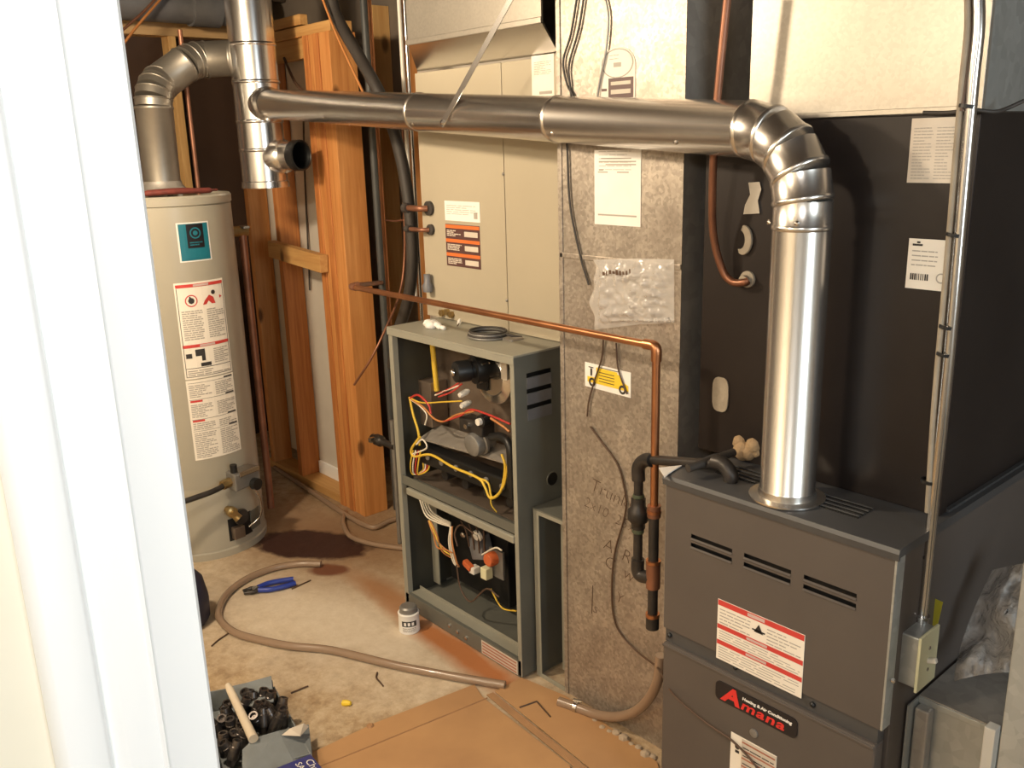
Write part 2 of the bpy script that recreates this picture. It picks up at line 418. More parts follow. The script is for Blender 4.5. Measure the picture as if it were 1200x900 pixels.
# studs in the gap behind the old furnace
for x, mt in ((-3.62, 'stud_light'), (-3.36, 'stud_orange')):
    build('stud', MB().box((x-.019, 2.36, 0), (x+.019, 2.449, 2.2)), mt, wb, bevel=.002)
build('wall_sheet', MB().box((-3.34, 2.40, 0), (-2.4, 2.449, 2.2)), 'drywall', wb)

# doorway wall and white door casing beside the camera
dw = struct('wall_doorway', MB().box((-.74, -1.55, 0), (-.615, .185, 2.42)), 'cream_wall')
def casing_profile(pts, z0, z1):
    mb = MB(); n = len(pts)
    vs = [(x, y, z0) for x, y in pts] + [(x, y, z1) for x, y in pts]
    return mb.add(vs, [(i, (i+1) % n, (i+1) % n+n, i+n) for i in range(n)] + [tuple(range(n-1, -1, -1)), tuple(range(n, 2*n))])
prof = [(-.615, .2115), (-.601, .2115), (-.5985, .209), (-.5985, .1765), (-.5975, .1745), (-.5965, .1735), (-.5975, .1725), (-.599, .171),
        (-.599, .1495), (-.600, .1475), (-.606, .1415), (-.606, .139), (-.600, .136), (-.599, .134), (-.599, .1115), (-.600, .110), (-.607, .1055), (-.615, .1045)]
tr = struct('trim_1', casing_profile(prof, 0, 2.1), 'white_paint', smooth=40)
build('door_jamb', MB().box((-.735, .187, 0), (-.6155, .2075, 2.1)), 'white_paint', tr)

# ------------------------------------------------------------------ round duct helper
def duct_segments(root, pts, r, mats='galv_pipe', bead=True, name='pipe_section', n=28):
    """one child per straight section / elbow gore; raised bead at each joint"""
    for a, b_ in zip(pts[:-1], pts[1:]):
        a, b_ = Vector(a), Vector(b_); d = (b_-a); ln = d.length; d.normalize()
        e = min(.012, ln*.2)
        prof = [(r, -e*.3), (r*1.0, ln-e), (r*1.035, ln-e*.8), (r*1.05, ln-e*.4), (r*1.035, ln), (r*1.0, ln+e*.2)] if bead else [(r, 0), (r, ln)]
        build(name, MB().lathe(prof, a, d, n, True), mats, root, smooth=50)
def elbow(pc, a, b_, rad, steps=4):
    """corner pc between directions a (incoming travel) and b_ (outgoing), returns gore points"""
    a, b_ = Vector(a).normalized(), Vector(b_).normalized(); pc = Vector(pc)
    ang = a.angle(b_); tl = rad*math.tan(ang/2); p0 = pc-a*tl; nrm = (b_-a*b_.dot(a)).normalized(); c_ = p0+nrm*rad
    return [c_ - nrm*rad*math.cos(ang*k/steps) + a*rad*math.sin(ang*k/steps) for k in range(steps+1)]

# ------------------------------------------------------------------ water heater
HC = Vector((-3.56, 1.325, 0)); HR = .245
wh = thing('water_heater', HC, 'tall tan tank water heater with paper warning labels beside wooden studs', 'water heater')
build('tank_jacket', MB().lathe([(HR-.012, .03), (HR, .034), (HR, .30), (HR-.001, .305), (HR, .31), (HR, 1.40), (HR-.004, 1.404)], HC, n=64), 'heater_enamel', wh, smooth=35)
build('top_cap', MB().lathe([(HR-.003, 1.404), (HR+.003, 1.406), (HR+.004, 1.432), (HR-.002, 1.440), (HR-.02, 1.440), (HR-.03, 1.432), (.05, 1.428)], HC, n=64), 'heater_enamel', wh, smooth=35)
build('base_ring', MB().lathe([(HR-.006, 0), (HR+.004, 0), (HR+.006, .028), (HR-.002, .034)], HC, n=64), 'heater_enamel', wh, smooth=35)
TH0 = math.atan2(-HC.y, -HC.x)           # direction towards the camera
def hfr(th0):
    return lambda s_, z, d=0: HC + Vector((math.cos(th0+s_/HR)*(HR+d), math.sin(th0+s_/HR)*(HR+d), z))
hf = hfr(R(1.0))
def subparts(parent, layers):
    for nm, mb, mt in layers:
        if mb.f: (build_split if nm in ('red_band', 'orange_band', 'text_block', 'red_heading') else build)(nm, mb, mt, parent)
lab = build('warning_label', sheet(hf, -.098, .755, .098, 1.125, .0012, .001, 8), 'paper', wh, label='white warning label with red bands and pictograms')
red, dk, gr, pk = MB(), MB(), MB(), MB()
rect(red, hf, -.093, 1.106, .093, 1.118, .002, 8); rect(red, hf, -.093, .876, .093, .888, .002, 8)
rect(pk, hf, -.03, 1.108, .03, 1.116, .0025, 4); rect(pk, hf, -.03, .878, .03, .886, .0025, 4)
for u in (-.092, .090): rect(dk, hf, u, .762, u+.002, 1.104, .002)
for v_ in (.762, .795): rect(dk, hf, -.092, v_, .092, v_+.002, .002, 8)
ring(red, hf, -.042, 1.055, .019, .023, .002); ring(dk, hf, -.042, 1.055, 0, .012, .002, 8); rect(dk, hf, -.049, 1.058, -.043, 1.071, .0022)
red.quad(hf(.0, 1.035, .002), hf(.052, 1.035, .002), hf(.045, 1.06, .002), hf(.028, 1.07, .002), hf(.008, 1.05, .002))
ring(dk, hf, .046, 1.078, 0, .009, .002, 8); ring(red, hf, .076, 1.058, 0, .008, .002, 3)
fineprint(gr, hf, -.082, .905, -.005, 1.02, 14, .002, 3); fineprint(gr, hf, .012, .905, .085, 1.02, 14, .002, 3)
fineprint(gr, hf, .02, .805, .085, .865, 8, .002, 3); fineprint(gr, hf, -.085, .766, .085, .79, 3, .002, 6)
for (u, v_, a, b_) in ((-.085, .836, .022, .018), (-.05, .842, .036, .026), (-.028, .822, .014, .022), (-.034, .80, .04, .014)): rect(dk, hf, u, v_, u+a, v_+b_, .0022, 2)
subparts(lab, (('red_band', red, 'print_red'), ('band_lettering', pk, 'print_pink'), ('pictogram', dk, 'print_dark'), ('fine_print', gr, 'print_grey')))
lab = build('instruction_label', sheet(hf, -.098, .428, .098, .75, .0012, .001, 8), 'paper', wh, label='white instruction label of dense print')
red, dk, gr = MB(), MB(), MB()
for k, v_ in enumerate((.738, .672, .592, .545)):
    rect(dk, hf, -.092, v_, .092, v_+.0012, .002, 8); rect(dk, hf, .05, v_+.002, .09, v_+.007, .002, 2)
for v_ in (.664, .585): rect(red, hf, -.09, v_-.002, -.045, v_+.006, .002, 2)
for v0, v1, rws in ((.68, .732, 7), (.60, .655, 8), (.55, .58, 4), (.435, .54, 14)):
    fineprint(gr, hf, -.09, v0, -.006, v1, rws, .002, 3); fineprint(gr, hf, .01, v0, .09, v1, rws, .002, 3)
subparts(lab, (('red_heading', red, 'print_red'), ('rule_line', dk, 'print_dark'), ('fine_print', gr, 'print_grey')))
tl = build('rating_label', sheet(hf, -.064, 1.20, .060, 1.345, .0012, .001, 6), 'paper_white', wh, label='teal sticker with black emblem')
a_, k_, g_ = MB(), MB(), MB()
rect(a_, hf, -.058, 1.205, .054, 1.340, .002, 6); rect(k_, hf, -.030, 1.25, .034, 1.338, .0026, 4)
ring(g_, hf, .002, 1.305, .016, .021, .0032); ring(g_, hf, .002, 1.305, 0, .009, .0032); fineprint(g_, hf, -.022, 1.258, .026, 1.275, 2, .0032, 2); fineprint(g_, hf, -.05, 1.21, .045, 1.22, 1, .0032, 3)
subparts(tl, (('colour_field', a_, 'teal'), ('emblem_ground', k_, 'badge_black'), ('emblem_mark', g_, 'teal')))
# gas control, burner opening, drain
hv = hfr(R(14))
def hbox(fr, u0, u1, v0, v1, d0, d1): 
    return MB().add([fr(u, v_, d) for d in (d0, d1) for u, v_ in ((u0, v0), (u1, v0), (u1, v1), (u0, v1))], [(0,3,2,1),(4,5,6,7),(0,1,5,4),(1,2,6,5),(2,3,7,6),(3,0,4,7)])
gc = build('gas_control', hbox(hv, -.045, .05, .29, .36, -.002, .075), 'cast_grey', wh, bevel=.006)
build('control_dial', MB().cyl(hv(.02, .30, .075), hv(.02, .30, .098), .024, 20), 'black', gc, smooth=40)
build('pilot_button', MB().cyl(hv(-.03, .36, .04), hv(-.03, .392, .04), .014, 12), 'black', gc, smooth=40)
build('control_cover', hbox(hv, -.03, .048, .345, .366, .02, .08), 'chrome', gc, bevel=.003)
gp = hv(-.045, .325, .035); build('gas_supply_pipe', MB().tube(curve([gp, gp+Vector((.03, -.12, -.012)), gp+Vector((.02, -.45, -.03))]), .011, 10), 'black_iron', wh, smooth=60)
build('union_nut', MB().cyl(gp, gp+Vector((.01, -.04, -.004)), .019, 6), 'brass', wh)
build('recess_shade', sheet(hv, -.06, .06, .055, .155, .0015, .001, 8), 'black', wh)  # black sheet on the jacket, painted dark in place of the shaded opening
build('access_cover', sheet(hv, .050, .07, .115, .15, .004, .004, 6), 'sage_dark', wh)
build('burner_bracket', hbox(hv, -.05, -.005, .07, .12, .002, .03), 'rust_panel', wh, bevel=.003)
build('pilot_tube', MB().tube(curve([hv(.02, .29, .05), hv(.05, .22, .06), hv(.055, .14, .05), hv(.02, .10, .02)]), .005, 8), 'chrome', wh, smooth=60)
dv = build('drain_valve', MB().lathe([(.014, -.004), (.014, .03), (.022, .032), (.022, .05), (.012, .055), (.012, .07)], hv(-.055, .20, 0), (hv(-.055, .2, 1)-hv(-.055, .2, 0)), 16), 'brass', wh, smooth=40)
build('valve_handle', MB().lathe([(.030, 0), (.034, .006), (.030, .014), (.008, .016)], hv(-.02, .165, .03), (hv(-.02, .2, 1)-hv(-.02, .2, 0)), 16), 'black_iron', dv, smooth=40)
build('hose_spout', MB().tube([hv(-.055, .2, .04), hv(-.04, .17, .06)], [.014, .018], 14), 'brass', dv, smooth=40)
# relief valve and discharge pipe on the right flank
rp = U(281, 271, X=-3.50); rp = Vector((-3.50, HC.y+HR+.032, rp.z))
rv = build('relief_valve', MB().cyl((-3.50, HC.y+HR-.02, rp.z), rp+Vector((0, .020, 0)), .022, 14), 'brass', wh, smooth=40)
build('valve_lever', MB().box(rp+Vector((-.012, -.012, .012)), rp+Vector((.045, .014, .022))), 'cast_grey', rv, bevel=.003)
build('discharge_pipe', MB().tube(curve([rp+Vector((0, .0, .01)), rp+Vector((0, 0, -.05)), (rp.x, rp.y, .6), (rp.x, rp.y, .07)]), .0155, 14), 'copper_dull', wh, smooth=60)
for dx, dy in ((-.05, .16), (-.10, -.14)):
    build('water_pipe', MB().tube([(HC.x+dx, HC.y+dy, 1.43), (HC.x+dx, HC.y+dy, 2.05)], .009, 12), 'copper_dull', wh, smooth=60)

# heater flue
fl = thing('heater_flue', HC+Vector((0, 0, 1.43)), 'dull grey elbowed flue pipe rising from the water heater', 'flue pipe')
build('draft_hood', MB().lathe([(.090, 1.445), (.092, 1.455), (.074, 1.475), (.071, 1.49)], HC, n=28), 'galv_dull', fl, smooth=40)
for k in range(3):
    a = k*2.1+.4; q = HC+Vector((math.cos(a)*.085, math.sin(a)*.085, 0)); build('hood_leg', MB().box(q+Vector((-.008, -.008, 1.428)), q+Vector((.008, .008, 1.45))), 'galv_dull', fl)
e1 = elbow((HC.x, HC.y+.005, 1.83), (0, 0, 1), (-.12, .19, .10), .10, 4)
d1 = Vector((-.10, .20, .105)).normalized()
e2 = elbow((HC.x-.055, HC.y+.20, 1.945), d1, (.12, 1, .01), .14, 3)
duct_segments(fl, [(HC.x, HC.y, 1.475)] + [tuple(p) for p in e1] + [tuple(p) for p in e2] + [(-3.53, 1.66, e2[-1].z+.002)], .068, 'flue_grey')
solo('red_rag', MB().tube(curve([HC+Vector((.12, -.12, 1.452)), HC+Vector((.15, -.02, 1.456)), HC+Vector((.135, .09, 1.452)), HC+Vector((.10, .17, 1.450))]), [.012]+[.02]*9+[.018]*6+[.008]*3, 10, flat=.6), 'red_rag', 'crumpled red rag lying on top of the water heater', 'rag', smooth=60)

# ------------------------------------------------------------------ vertical vent stack with two tees
VX, VY = -3.495, 1.722; VR = .090
vs = thing('vent_stack', (VX, VY, 1.44), 'shiny vertical galvanized vent stack with two side tees', 'vent pipe')
zs = [1.45, 1.60, 1.71, 1.86, 2.00, 2.2, 2.42]
duct_segments(vs, [(VX, VY, z) for z in zs], VR, 'galv_stack', n=40)
build('end_cap', MB().lathe([(VR*.9, 1.452), (VR*1.06, 1.447), (VR*1.06, 1.470), (VR, 1.474)], (VX, VY, 0), n=40), 'galv_stack', vs, smooth=40)
SD = Vector((.90, -.02, 0)).normalized()     # open stub points at the room
sp = Vector((VX, VY, 1.565)); stub_dir = Vector((1, .36, .03)).normalized()
tee = build('side_tee', MB().lathe([(.066, .05), (.066, .118), (.060, .124), (.056, .132), (.056, .172)], sp, stub_dir, 28, False), 'galv_stack', vs, smooth=50)
build('stub_rim', MB().lathe([(.050, .165), (.056, .165), (.060, .172), (.060, .205), (.054, .207), (.051, .200), (.050, .165)], sp, stub_dir, 28, False), 'black', tee, smooth=50)
build('stub_inside', MB().lathe([(.051, .203), (.050, .09), (.001, .09)], sp, stub_dir, 28, False), 'black', tee, smooth=50)
TZ = 1.768
build('side_tee', MB().lathe([(.066, .04), (.066, .108), (.060, .114), (.055, .122)], (VX, VY, TZ), (1, -.08, 0), 28, False), 'galv_stack', vs, smooth=50)

# ------------------------------------------------------------------ horizontal vent connector down to the dark furnace
FB = U(922, 583, Z=.878); CX, CY = FB.x, FB.y; PR = .0545
vc = thing('vent_connector', (CX, CY, .880), 'long galvanized vent pipe elbowing down into the dark furnace', 'vent pipe')
hdir = Vector((CX-VX, CY-VY+.02, 1.604-TZ))
A0 = Vector((VX, VY, TZ)) + Vector((1, -.08, 0)).normalized()*.10
corner = Vector((CX, CY, 1.601)); a = (corner-A0).normalized()
el = elbow(corner, a, (0, 0, -1), .135, 4)
p1 = U(492, 130, Y=1.62); 
def onaxis(px):                # point of the pipe axis seen at photo column px
    best = min((k/400 for k in range(401)), key=lambda k: abs(_px(A0+(el[0]-A0)*k)-px)); return A0+(el[0]-A0)*best
def _px(p):
    q = p-CAM; return 600+F_PX*q.dot(rt)/q.dot(fw)
sect = [A0, onaxis(492), onaxis(655), el[0]]
duct_segments(vc, sect, PR, 'galv_pipe', n=36)
duct_segments(vc, el, PR*1.02, 'galv_pipe', name='elbow_gore', n=36)
duct_segments(vc, [el[-1], (CX, CY, el[-1].z-.05), (CX, CY, .890)], PR, 'galv_pipe', n=36)
build('collar', MB().lathe([(PR*1.4, .8815), (PR*1.4, .885), (PR*1.08, .887), (PR*1.05, .90)], (CX, CY, 0), n=36), 'galv_pipe', vc, smooth=40)
for px in (388, 493, 656, 800):
    q = onaxis(px) + Vector((.02, -PR*.80, -PR*.6)); build('screw', MB().lathe([(.005, 0), (.005, .003), (.002, .005)], q, (0, -.8, -.6), 8), 'chrome', vc)
for sgn in (-1, 1):
    q = Vector((CX, CY, el[-1].z-.035)) + Vector((sgn*.03-.01, -PR*.9, 0)); build('screw', MB().lathe([(.005, 0), (.005, .003), (.002, .005)], q, (sgn*.3, -.9, 0), 8), 'chrome', vc)
# hanger strap
q0 = onaxis(536); s0 = q0+Vector((0, -PR-.004, -.03)); s1 = U(612, -25, Y=q0.y-PR-.01); sd = (s1-s0).normalized(); sw = sd.cross(Vector((0, 1, 0))).normalized()*.0085
hs = thing('hanger_strap', s0, 'flat galvanized hanger strap holding the long vent pipe', 'strap')
build('strap_band', MB().prism([s0-sw, s0+sw, s1+sw*1+sd*.25, s1-sw+sd*.25], (0, -.002, 0)), 'galv_pipe', hs)
build('bolt', MB().lathe([(.007, 0), (.007, .004), (.003, .008)], s0+sd*.012+Vector((0, -.002, 0)), (0, -1, 0), 6), 'chrome', hs)

# ------------------------------------------------------------------ old furnace with its doors off
X0, X1, Y0, YB, ZT = -2.46, -1.835, 1.597, 2.30, 1.02
of = thing('furnace', ((X0+X1)/2, Y0, 0), 'old grey-green furnace with doors off, wiring and burners exposed', 'furnace')
def P(name, mb, mat, **k): return build(name, mb, mat, of, **k)
P('side_panel', MB().box((X0, Y0, .01), (X0+.003, YB, ZT)), 'sage_enamel')
fl_ = MB().box((X0, Y0-.002, .01), (X0+.022, Y0, ZT-.001)); fl_.box((X0+.019, Y0, .01), (X0+.022, Y0+.018, ZT-.02)); P('front_flange', fl_, 'sage_enamel')
fl_ = MB().box((X1-.016, Y0-.002, .01), (X1, Y0, ZT-.001)); P('front_flange', fl_, 'sage_enamel')
sfr = frame((X1, Y0, 0), (0, 1, 0), (0, 0, 1), (1, 0, 0))
slots = [(.045, z, .140, z+.013) for z in (.952, .905, .858)]
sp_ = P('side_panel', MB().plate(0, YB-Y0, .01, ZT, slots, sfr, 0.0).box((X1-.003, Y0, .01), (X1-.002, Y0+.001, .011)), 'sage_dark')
for z in (.952, .905, .858):
    build('louver', MB().box((X1-.001, Y0+.045, z-.033), (X1+.003, Y0+.140, z-.001)), 'louver_grey', sp_)
build('knockout_ring', MB().lathe([(.019, .0002), (.024, .0002), (.023, .0022), (.020, .0022)], sfr(.139, .622, 0), (1, 0, 0), 28, False), 'sage_dark', sp_, smooth=50)
build('knockout_shade', MB().lathe([(.0205, .0002), (.0205, .0010)], sfr(.139, .622, 0), (1, 0, 0), 28), 'black', sp_)  # flat black disc painting the dark of a hole, none is cut
P('louver_shade', MB().box((X1-.012, Y0+.03, .84), (X1-.010, Y0+.15, .98)), 'black')  # black sheet added so the louver slots read as deep shade
P('top_panel', MB().box((X0-.003, Y0-.005, ZT-.002), (X1+.003, YB, ZT+.004)).box((X0-.003, Y0-.006, ZT-.022), (X1+.003, Y0-.003, ZT-.002)), 'sage_enamel', bevel=.001)
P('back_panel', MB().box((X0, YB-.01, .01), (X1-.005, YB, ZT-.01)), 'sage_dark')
# burner compartment
YV = 1.775
P('vestibule_panel', MB().box((X0+.005, YV, .50), (X1-.006, YV+.004, ZT-.005)), 'rust_panel')
P('inner_liner', MB().box((X0+.004, Y0+.02, .04), (X0+.007, YV, ZT-.01)), 'inner_dark')
def V(px, py, Y): return U(px, py, Y=Y)
ic = V(581, 441, 1.72)
ih = P('inducer_housing', MB().lathe([(.092, .045), (.092, .0), (.086, -.012), (.060, -.016), (.056, -.02), (.02, -.02)], ic, (0, 1, 0), 36), 'galv_pipe', smooth=40)
build('housing_throat', MB().box(ic+Vector((.0, -.008, 0)), ic+Vector((.088, .045, .13))), 'galv_dull', ih, bevel=.006)
im = V(549, 434, 1.63)
mo = P('inducer_motor', MB().lathe([(.024, -.046), (.031, -.044), (.033, -.038), (.033, .0), (.026, .004), (.026, .014), (.044, .016), (.046, .03), (.046, .05), (.03, .053), (.03, .09)], im+Vector((0, .0, 0)), (.28, 1, 0), 26), 'black', smooth=35)
build('shaft_cap', MB().lathe([(.008, -.058), (.012, -.053), (.012, -.05)], im, (.28, 1, 0), 14), 'chrome', mo, smooth=40)
for k in range(4):
    a_ = k*math.pi/2+.6; q = im+Vector((.012+math.cos(a_)*.04, .045, math.sin(a_)*.04)); build('motor_bolt', MB().cyl(q, q+Vector((0, -.03, 0)), .004, 8), 'chrome', mo)
P('mount_plate', MB().box(ic+Vector((-.062, -.030, -.045)), ic+Vector((-.01, -.022, .050))), 'black', bevel=.004)
P('inducer_label', MB().box(ic+Vector((.052, -.022, .005)), ic+Vector((.078, -.0185, .07))), 'paper_aged')
P('yellow_tube', MB().tube([V(506, 398, 1.72), V(512, 458, 1.72)], .009, 12), 'wire_yellow', smooth=60)
P('junction_plate', MB().box(V(474, 490, 1.70), V(504, 449, 1.70)+Vector((0, .07, 0))), 'rust_panel', bevel=.002)
P('junction_plate', MB().box(V(478, 535, 1.735), V(500, 500, 1.735)+Vector((0, .03, 0))), 'sage_dark', bevel=.002)
for px, py in ((541, 462), (543, 475)):
    q = V(px, py, 1.66); P('pressure_tap', MB().lathe([(.007, -.010), (.010, -.004), (.010, .02), (.006, .03)], q, (0, 1, .2), 14), 'white_plastic', smooth=40)
tray = [V(492, 513, 1.66), V(515, 497, 1.74), V(602, 525, 1.74), V(604, 545, 1.66)]
P('burner_tray', MB().prism(tray, (0, 0, -.006)), 'galv_dull')
gv = thing_ = P('gas_valve', MB().lathe([(.030, -.03), (.036, -.026), (.038, -.02), (.038, .0), (.044, .003), (.044, .012), (.03, .016), (.03, .05)], V(560, 519, 1.66), (0, 1, .1), 24), 'cast_grey', smooth=35)
q = V(553, 497, 1.655); build('valve_body', MB().box(q+Vector((-.055, -.01, -.03)), q+Vector((.06, .045, .015))), 'black_iron', gv, bevel=.006)
q = V(563, 494, 1.63); build('valve_coil', MB().cyl(q+Vector((0, .03, 0)), q, .02, 16), 'black', gv, smooth=40)
build('coil_cap', MB().cyl(q, q+Vector((0, -.012, 0)), .011, 12), 'white_plastic', gv, smooth=40)
q = V(545, 500, 1.63); build('tap_screw', MB().cyl(q+Vector((0, .03, 0)), q, .008, 8), 'chrome', gv)
m0, m1 = V(492, 533, 1.635), V(600, 580, 1.635)
mf = P('burner_manifold', MB().box((m0.x, 1.635, m0.z-.028), (m1.x, 1.69, m0.z+.030)), 'black', bevel=.006)
for k in range(6):
    q = Vector((m0.x+.05+k*(m1.x-m0.x-.09)/5, 1.634, m0.z+.006)); build('orifice', MB().lathe([(.011, .0), (.011, -.005), (.006, -.008)], q, (0, 1, 0), 12), 'cast_grey', mf, smooth=40)
P('manifold_elbow', MB().tube(curve([V(576, 512, 1.66), V(588, 512, 1.635), V(597, 522, 1.622), V(599, 545, 1.62), V(600, 572, 1.62)]), .013, 12), 'black', smooth=60)
for k in range(4):
    q = Vector((m0.x+.10+k*.11, 1.66, .535)); P('burner', MB().cyl(q, q+Vector((0, .10, 0)), .018, 14), 'black_iron', smooth=50)
# shelves / rails
zr = U(472, 556, Y=Y0).z
P('shelf_rail', MB().box((X0+.02, Y0+.004, zr-.035), (X1-.008, Y0+.10, zr-.031)).box((X0+.02, Y0+.002, zr-.035), (X1-.008, Y0+.006, zr-.004)), 'sage_dark')
P('burner_floor', MB().box((X0+.02, Y0+.05, zr-.028), (X1-.008, YV, zr-.024)), 'rust_panel')
P('door_rail', MB().box((X0+.05, Y0-.004, zr-.066), (X1-.02, Y0+.012, zr-.042)), 'sage_enamel', bevel=.004)
# blower compartment
P('inner_post', MB().box((X0+.007, Y0+.120, .06), (X0+.045, Y0+.124, zr-.04)), 'sage_enamel')
P('inner_post', MB().box((X0+.007, Y0+.124, .06), (X0+.022, Y0+.20, zr-.04)), 'inner_dark')
P('blower_shroud', MB().box((X0+.03, Y0+.26, .043), (X1-.03, Y0+.265, zr-.04)), 'black')
P('blower_housing', MB().lathe([(.12, -.26), (.20, -.25), (.205, .0), (.205, .19), (.12, .2)], (-2.08, 2.02, .24), (1, 0, 0), 30), 'black', smooth=40)
P('blower_motor', MB().lathe([(.05, 0), (.07, .006), (.07, .09), (.04, .1)], (-2.02, 1.93, .28), (0, -1, 0), 22), 'black_iron', smooth=40)
P('floor_pan', MB().box((X0+.005, Y0+.06, .035), (X1-.006, YB-.02, .042)), 'sage_dark')
br = P('base_rail', MB().box((X0+.005, Y0-.002, .004), (X1-.004, Y0+.012, .062)), 'sage_dark', bevel=.001)
P('base_lip', MB().box((X0+.022, Y0+.012, .058), (X1-.016, Y0+.05, .063)).box((X0+.022, Y0+.048, .063), (X1-.016, Y0+.05, .075)), 'sage_enamel')
bfr = frame((X0, Y0-.002, 0), (1, 0, 0), (0, 0, 1), (0, -1, 0))
rl = build('rating_plate', sheet(bfr, .43, .008, .605, .055, .0012), 'paper_aged', br)
mb = MB()
for k in range(4): rect(mb, bfr, .435, .012+k*.011, .60, .017+k*.011, .0016)
MATS['print_rust'] = paint('print_rust', (.42, .15, .09))
build('stripe', mb, 'print_rust', rl) 
for k in range(3): q = bfr(.26+k*.045, .035-.004*k, 0); build('bolt', MB().lathe([(.007, 0), (.007, .004), (.003, .006)], q, (0, -1, 0), 8), 'chrome', br, smooth=40)
# control parts
q = V(556, 641, 1.70); tb = P('transformer', MB().box(q+Vector((-.03, 0, -.045)), q+Vector((.035, .05, .035)), Matrix.Rotation(R(-18), 3, 'Y')), 'louver_grey', bevel=.004)
q = V(580, 660, 1.72); P('control_bracket', MB().box(q+Vector((-.03, 0, -.05)), q+Vector((.04, .01, .05))), 'cast_grey', bevel=.002)
q = V(571, 657, 1.69); P('relay', MB().lathe([(.02, 0), (.024, .006), (.024, .03)], q, (0, 1, 0), 18), 'relay_orange', smooth=40)
q = V(566, 672, 1.685); P('connector', MB().box(q+Vector((-.015, 0, -.022)), q+Vector((.016, .03, .018))), 'ivory_plastic', bevel=.003)
q = V(552, 669, 1.685); P('connector', MB().box(q+Vector((-.014, 0, -.012)), q+Vector((.014, .03, .012))), 'white_plastic', bevel=.003)
q = V(547, 664, 1.68); P('connector', MB().box(q+Vector((-.026, 0, -.010)), q+Vector((.016, .02, .010)), Matrix.Rotation(R(20), 3, 'Y')), 'relay_orange', bevel=.003)
q = V(558, 629, 1.69); P('limit_switch', MB().lathe([(.006, -.004), (.012, -.004), (.012, 0), (.02, .002), (.02, .012)], q, (0, 1, .3), 18), 'white_plastic', smooth=40)
q = V(542, 627, 1.69); P('limit_switch', MB().lathe([(.008, -.004), (.012, 0), (.012, .014)], q, (0, 1, .3), 14), 'chrome', smooth=40)
q = V(560, 645, 1.76); P('control_chassis', MB().box(q+Vector((-.16, 0, -.16)), q+Vector((.16, .04, .12))), 'black', bevel=.004)
def wire(pts, mat, r=.0026, Y=1.64):
    P('wire', MB().tube(curve([V(a, b_, (rest[0] if rest else Y)) for a, b_, *rest in pts], 5), r, 6), mat, smooth=80)
wire([(540, 447), (528, 455), (512, 462)], 'wire_red', .003); wire([(541, 450), (530, 459), (514, 465)], 'wire_red', .003); wire([(538, 452), (524, 457), (510, 463)], 'wire_white', .003)
wire([(482, 467), (495, 472), (520, 471), (541, 470)], 'wire_yellow'); wire([(482, 468), (497, 478), (508, 490), (520, 494), (535, 486), (556, 482)], 'wire_orange', .0035)
wire([(480, 467), (490, 463), (502, 474), (505, 485)], 'wire_red', .004); wire([(481, 468), (492, 476), (500, 486), (498, 498)], 'wire_white')
wire([(480, 465), (484, 485), (490, 505), (492, 522)], 'wire_yellow', .0045); wire([(520, 494), (540, 487), (552, 480), (575, 487), (598, 497)], 'wire_red', .0035); wire([(575, 490), (590, 500), (597, 506)], 'wire_orange', .004)
wire([(492, 512, 1.62), (482, 527, 1.62), (486, 535, 1.62), (505, 533, 1.62), (530, 547, 1.62), (560, 560, 1.62), (568, 570, 1.62), (575, 584, 1.62), (587, 575, 1.62), (592, 548, 1.62), (588, 532, 1.62)], 'wire_yellow', .0045)
wire([(560, 560, 1.62), (572, 566, 1.62), (577, 583, 1.62), (590, 570, 1.62), (595, 545, 1.62)], 'wire_yellow', .0035)
for k in range(4): wire([(484+k*3, 528, 1.62), (481+k*3, 545, 1.62), (484+k*2, 556, 1.63), (496+k*2, 550, 1.64), (494+k*3, 535, 1.64)], ('wire_yellow', 'wire_white', 'wire_red', 'wire_yellow')[k], .0028)
wire([(488, 521, 1.62), (495, 515, 1.62), (500, 525, 1.62), (484, 532, 1.62)], 'wire_white', .003)
q = V(597, 547, 1.62); P('connector', MB().box(q+Vector((-.009, 0, -.014)), q+Vector((.009, .01, .014))), 'white_plastic', bevel=.002)
wire([(575, 584, 1.62), (576, 592, 1.62), (582, 600, 1.63)], 'wire_yellow', .0025)
for k in range(4): wire([(491+k*2, 583-k, 1.66), (499+k*2, 604-k*2, 1.66), (512+k, 612-k*2, 1.66), (528, 617-k*1.5, 1.67)], 'wire_white', .003)
for k in range(3): wire([(528+k, 617, 1.67), (526+k*2, 636, 1.66), (531+k*2, 658, 1.66), (536+k, 664, 1.67)], ('wire_white', 'wire_white', 'wire_orange')[k], .003)
for k in range(3): wire([(502+k, 610, 1.67), (508+k*2, 626, 1.66), (518, 640+k*3, 1.66), (534, 652+k*2, 1.67)], ('wire_orange', 'wire_yellow', 'wire_orange')[k], .0028)
wire([(508, 625), (512, 641), (522, 644), (530, 648)], 'wire_orange', .003); wire([(535, 662), (540, 690), (552, 705), (570, 690), (585, 700)], 'wire_brown', .003); wire([(575, 690), (588, 712), (605, 716)], 'wire_yellow', .0028, 1.68)
wire([(555, 625), (540, 615), (533, 625), (536, 640)], 'wire_brown', .003); wire([(565, 650), (580, 642), (588, 645)], 'wire_white', .003)
for k in range(4): wire([(540+k*9, 610+k*3, 1.7), (546+k*7, 622+k*2, 1.69), (550+k*6, 640+k*4, 1.70)], 'wire_brown', .003)

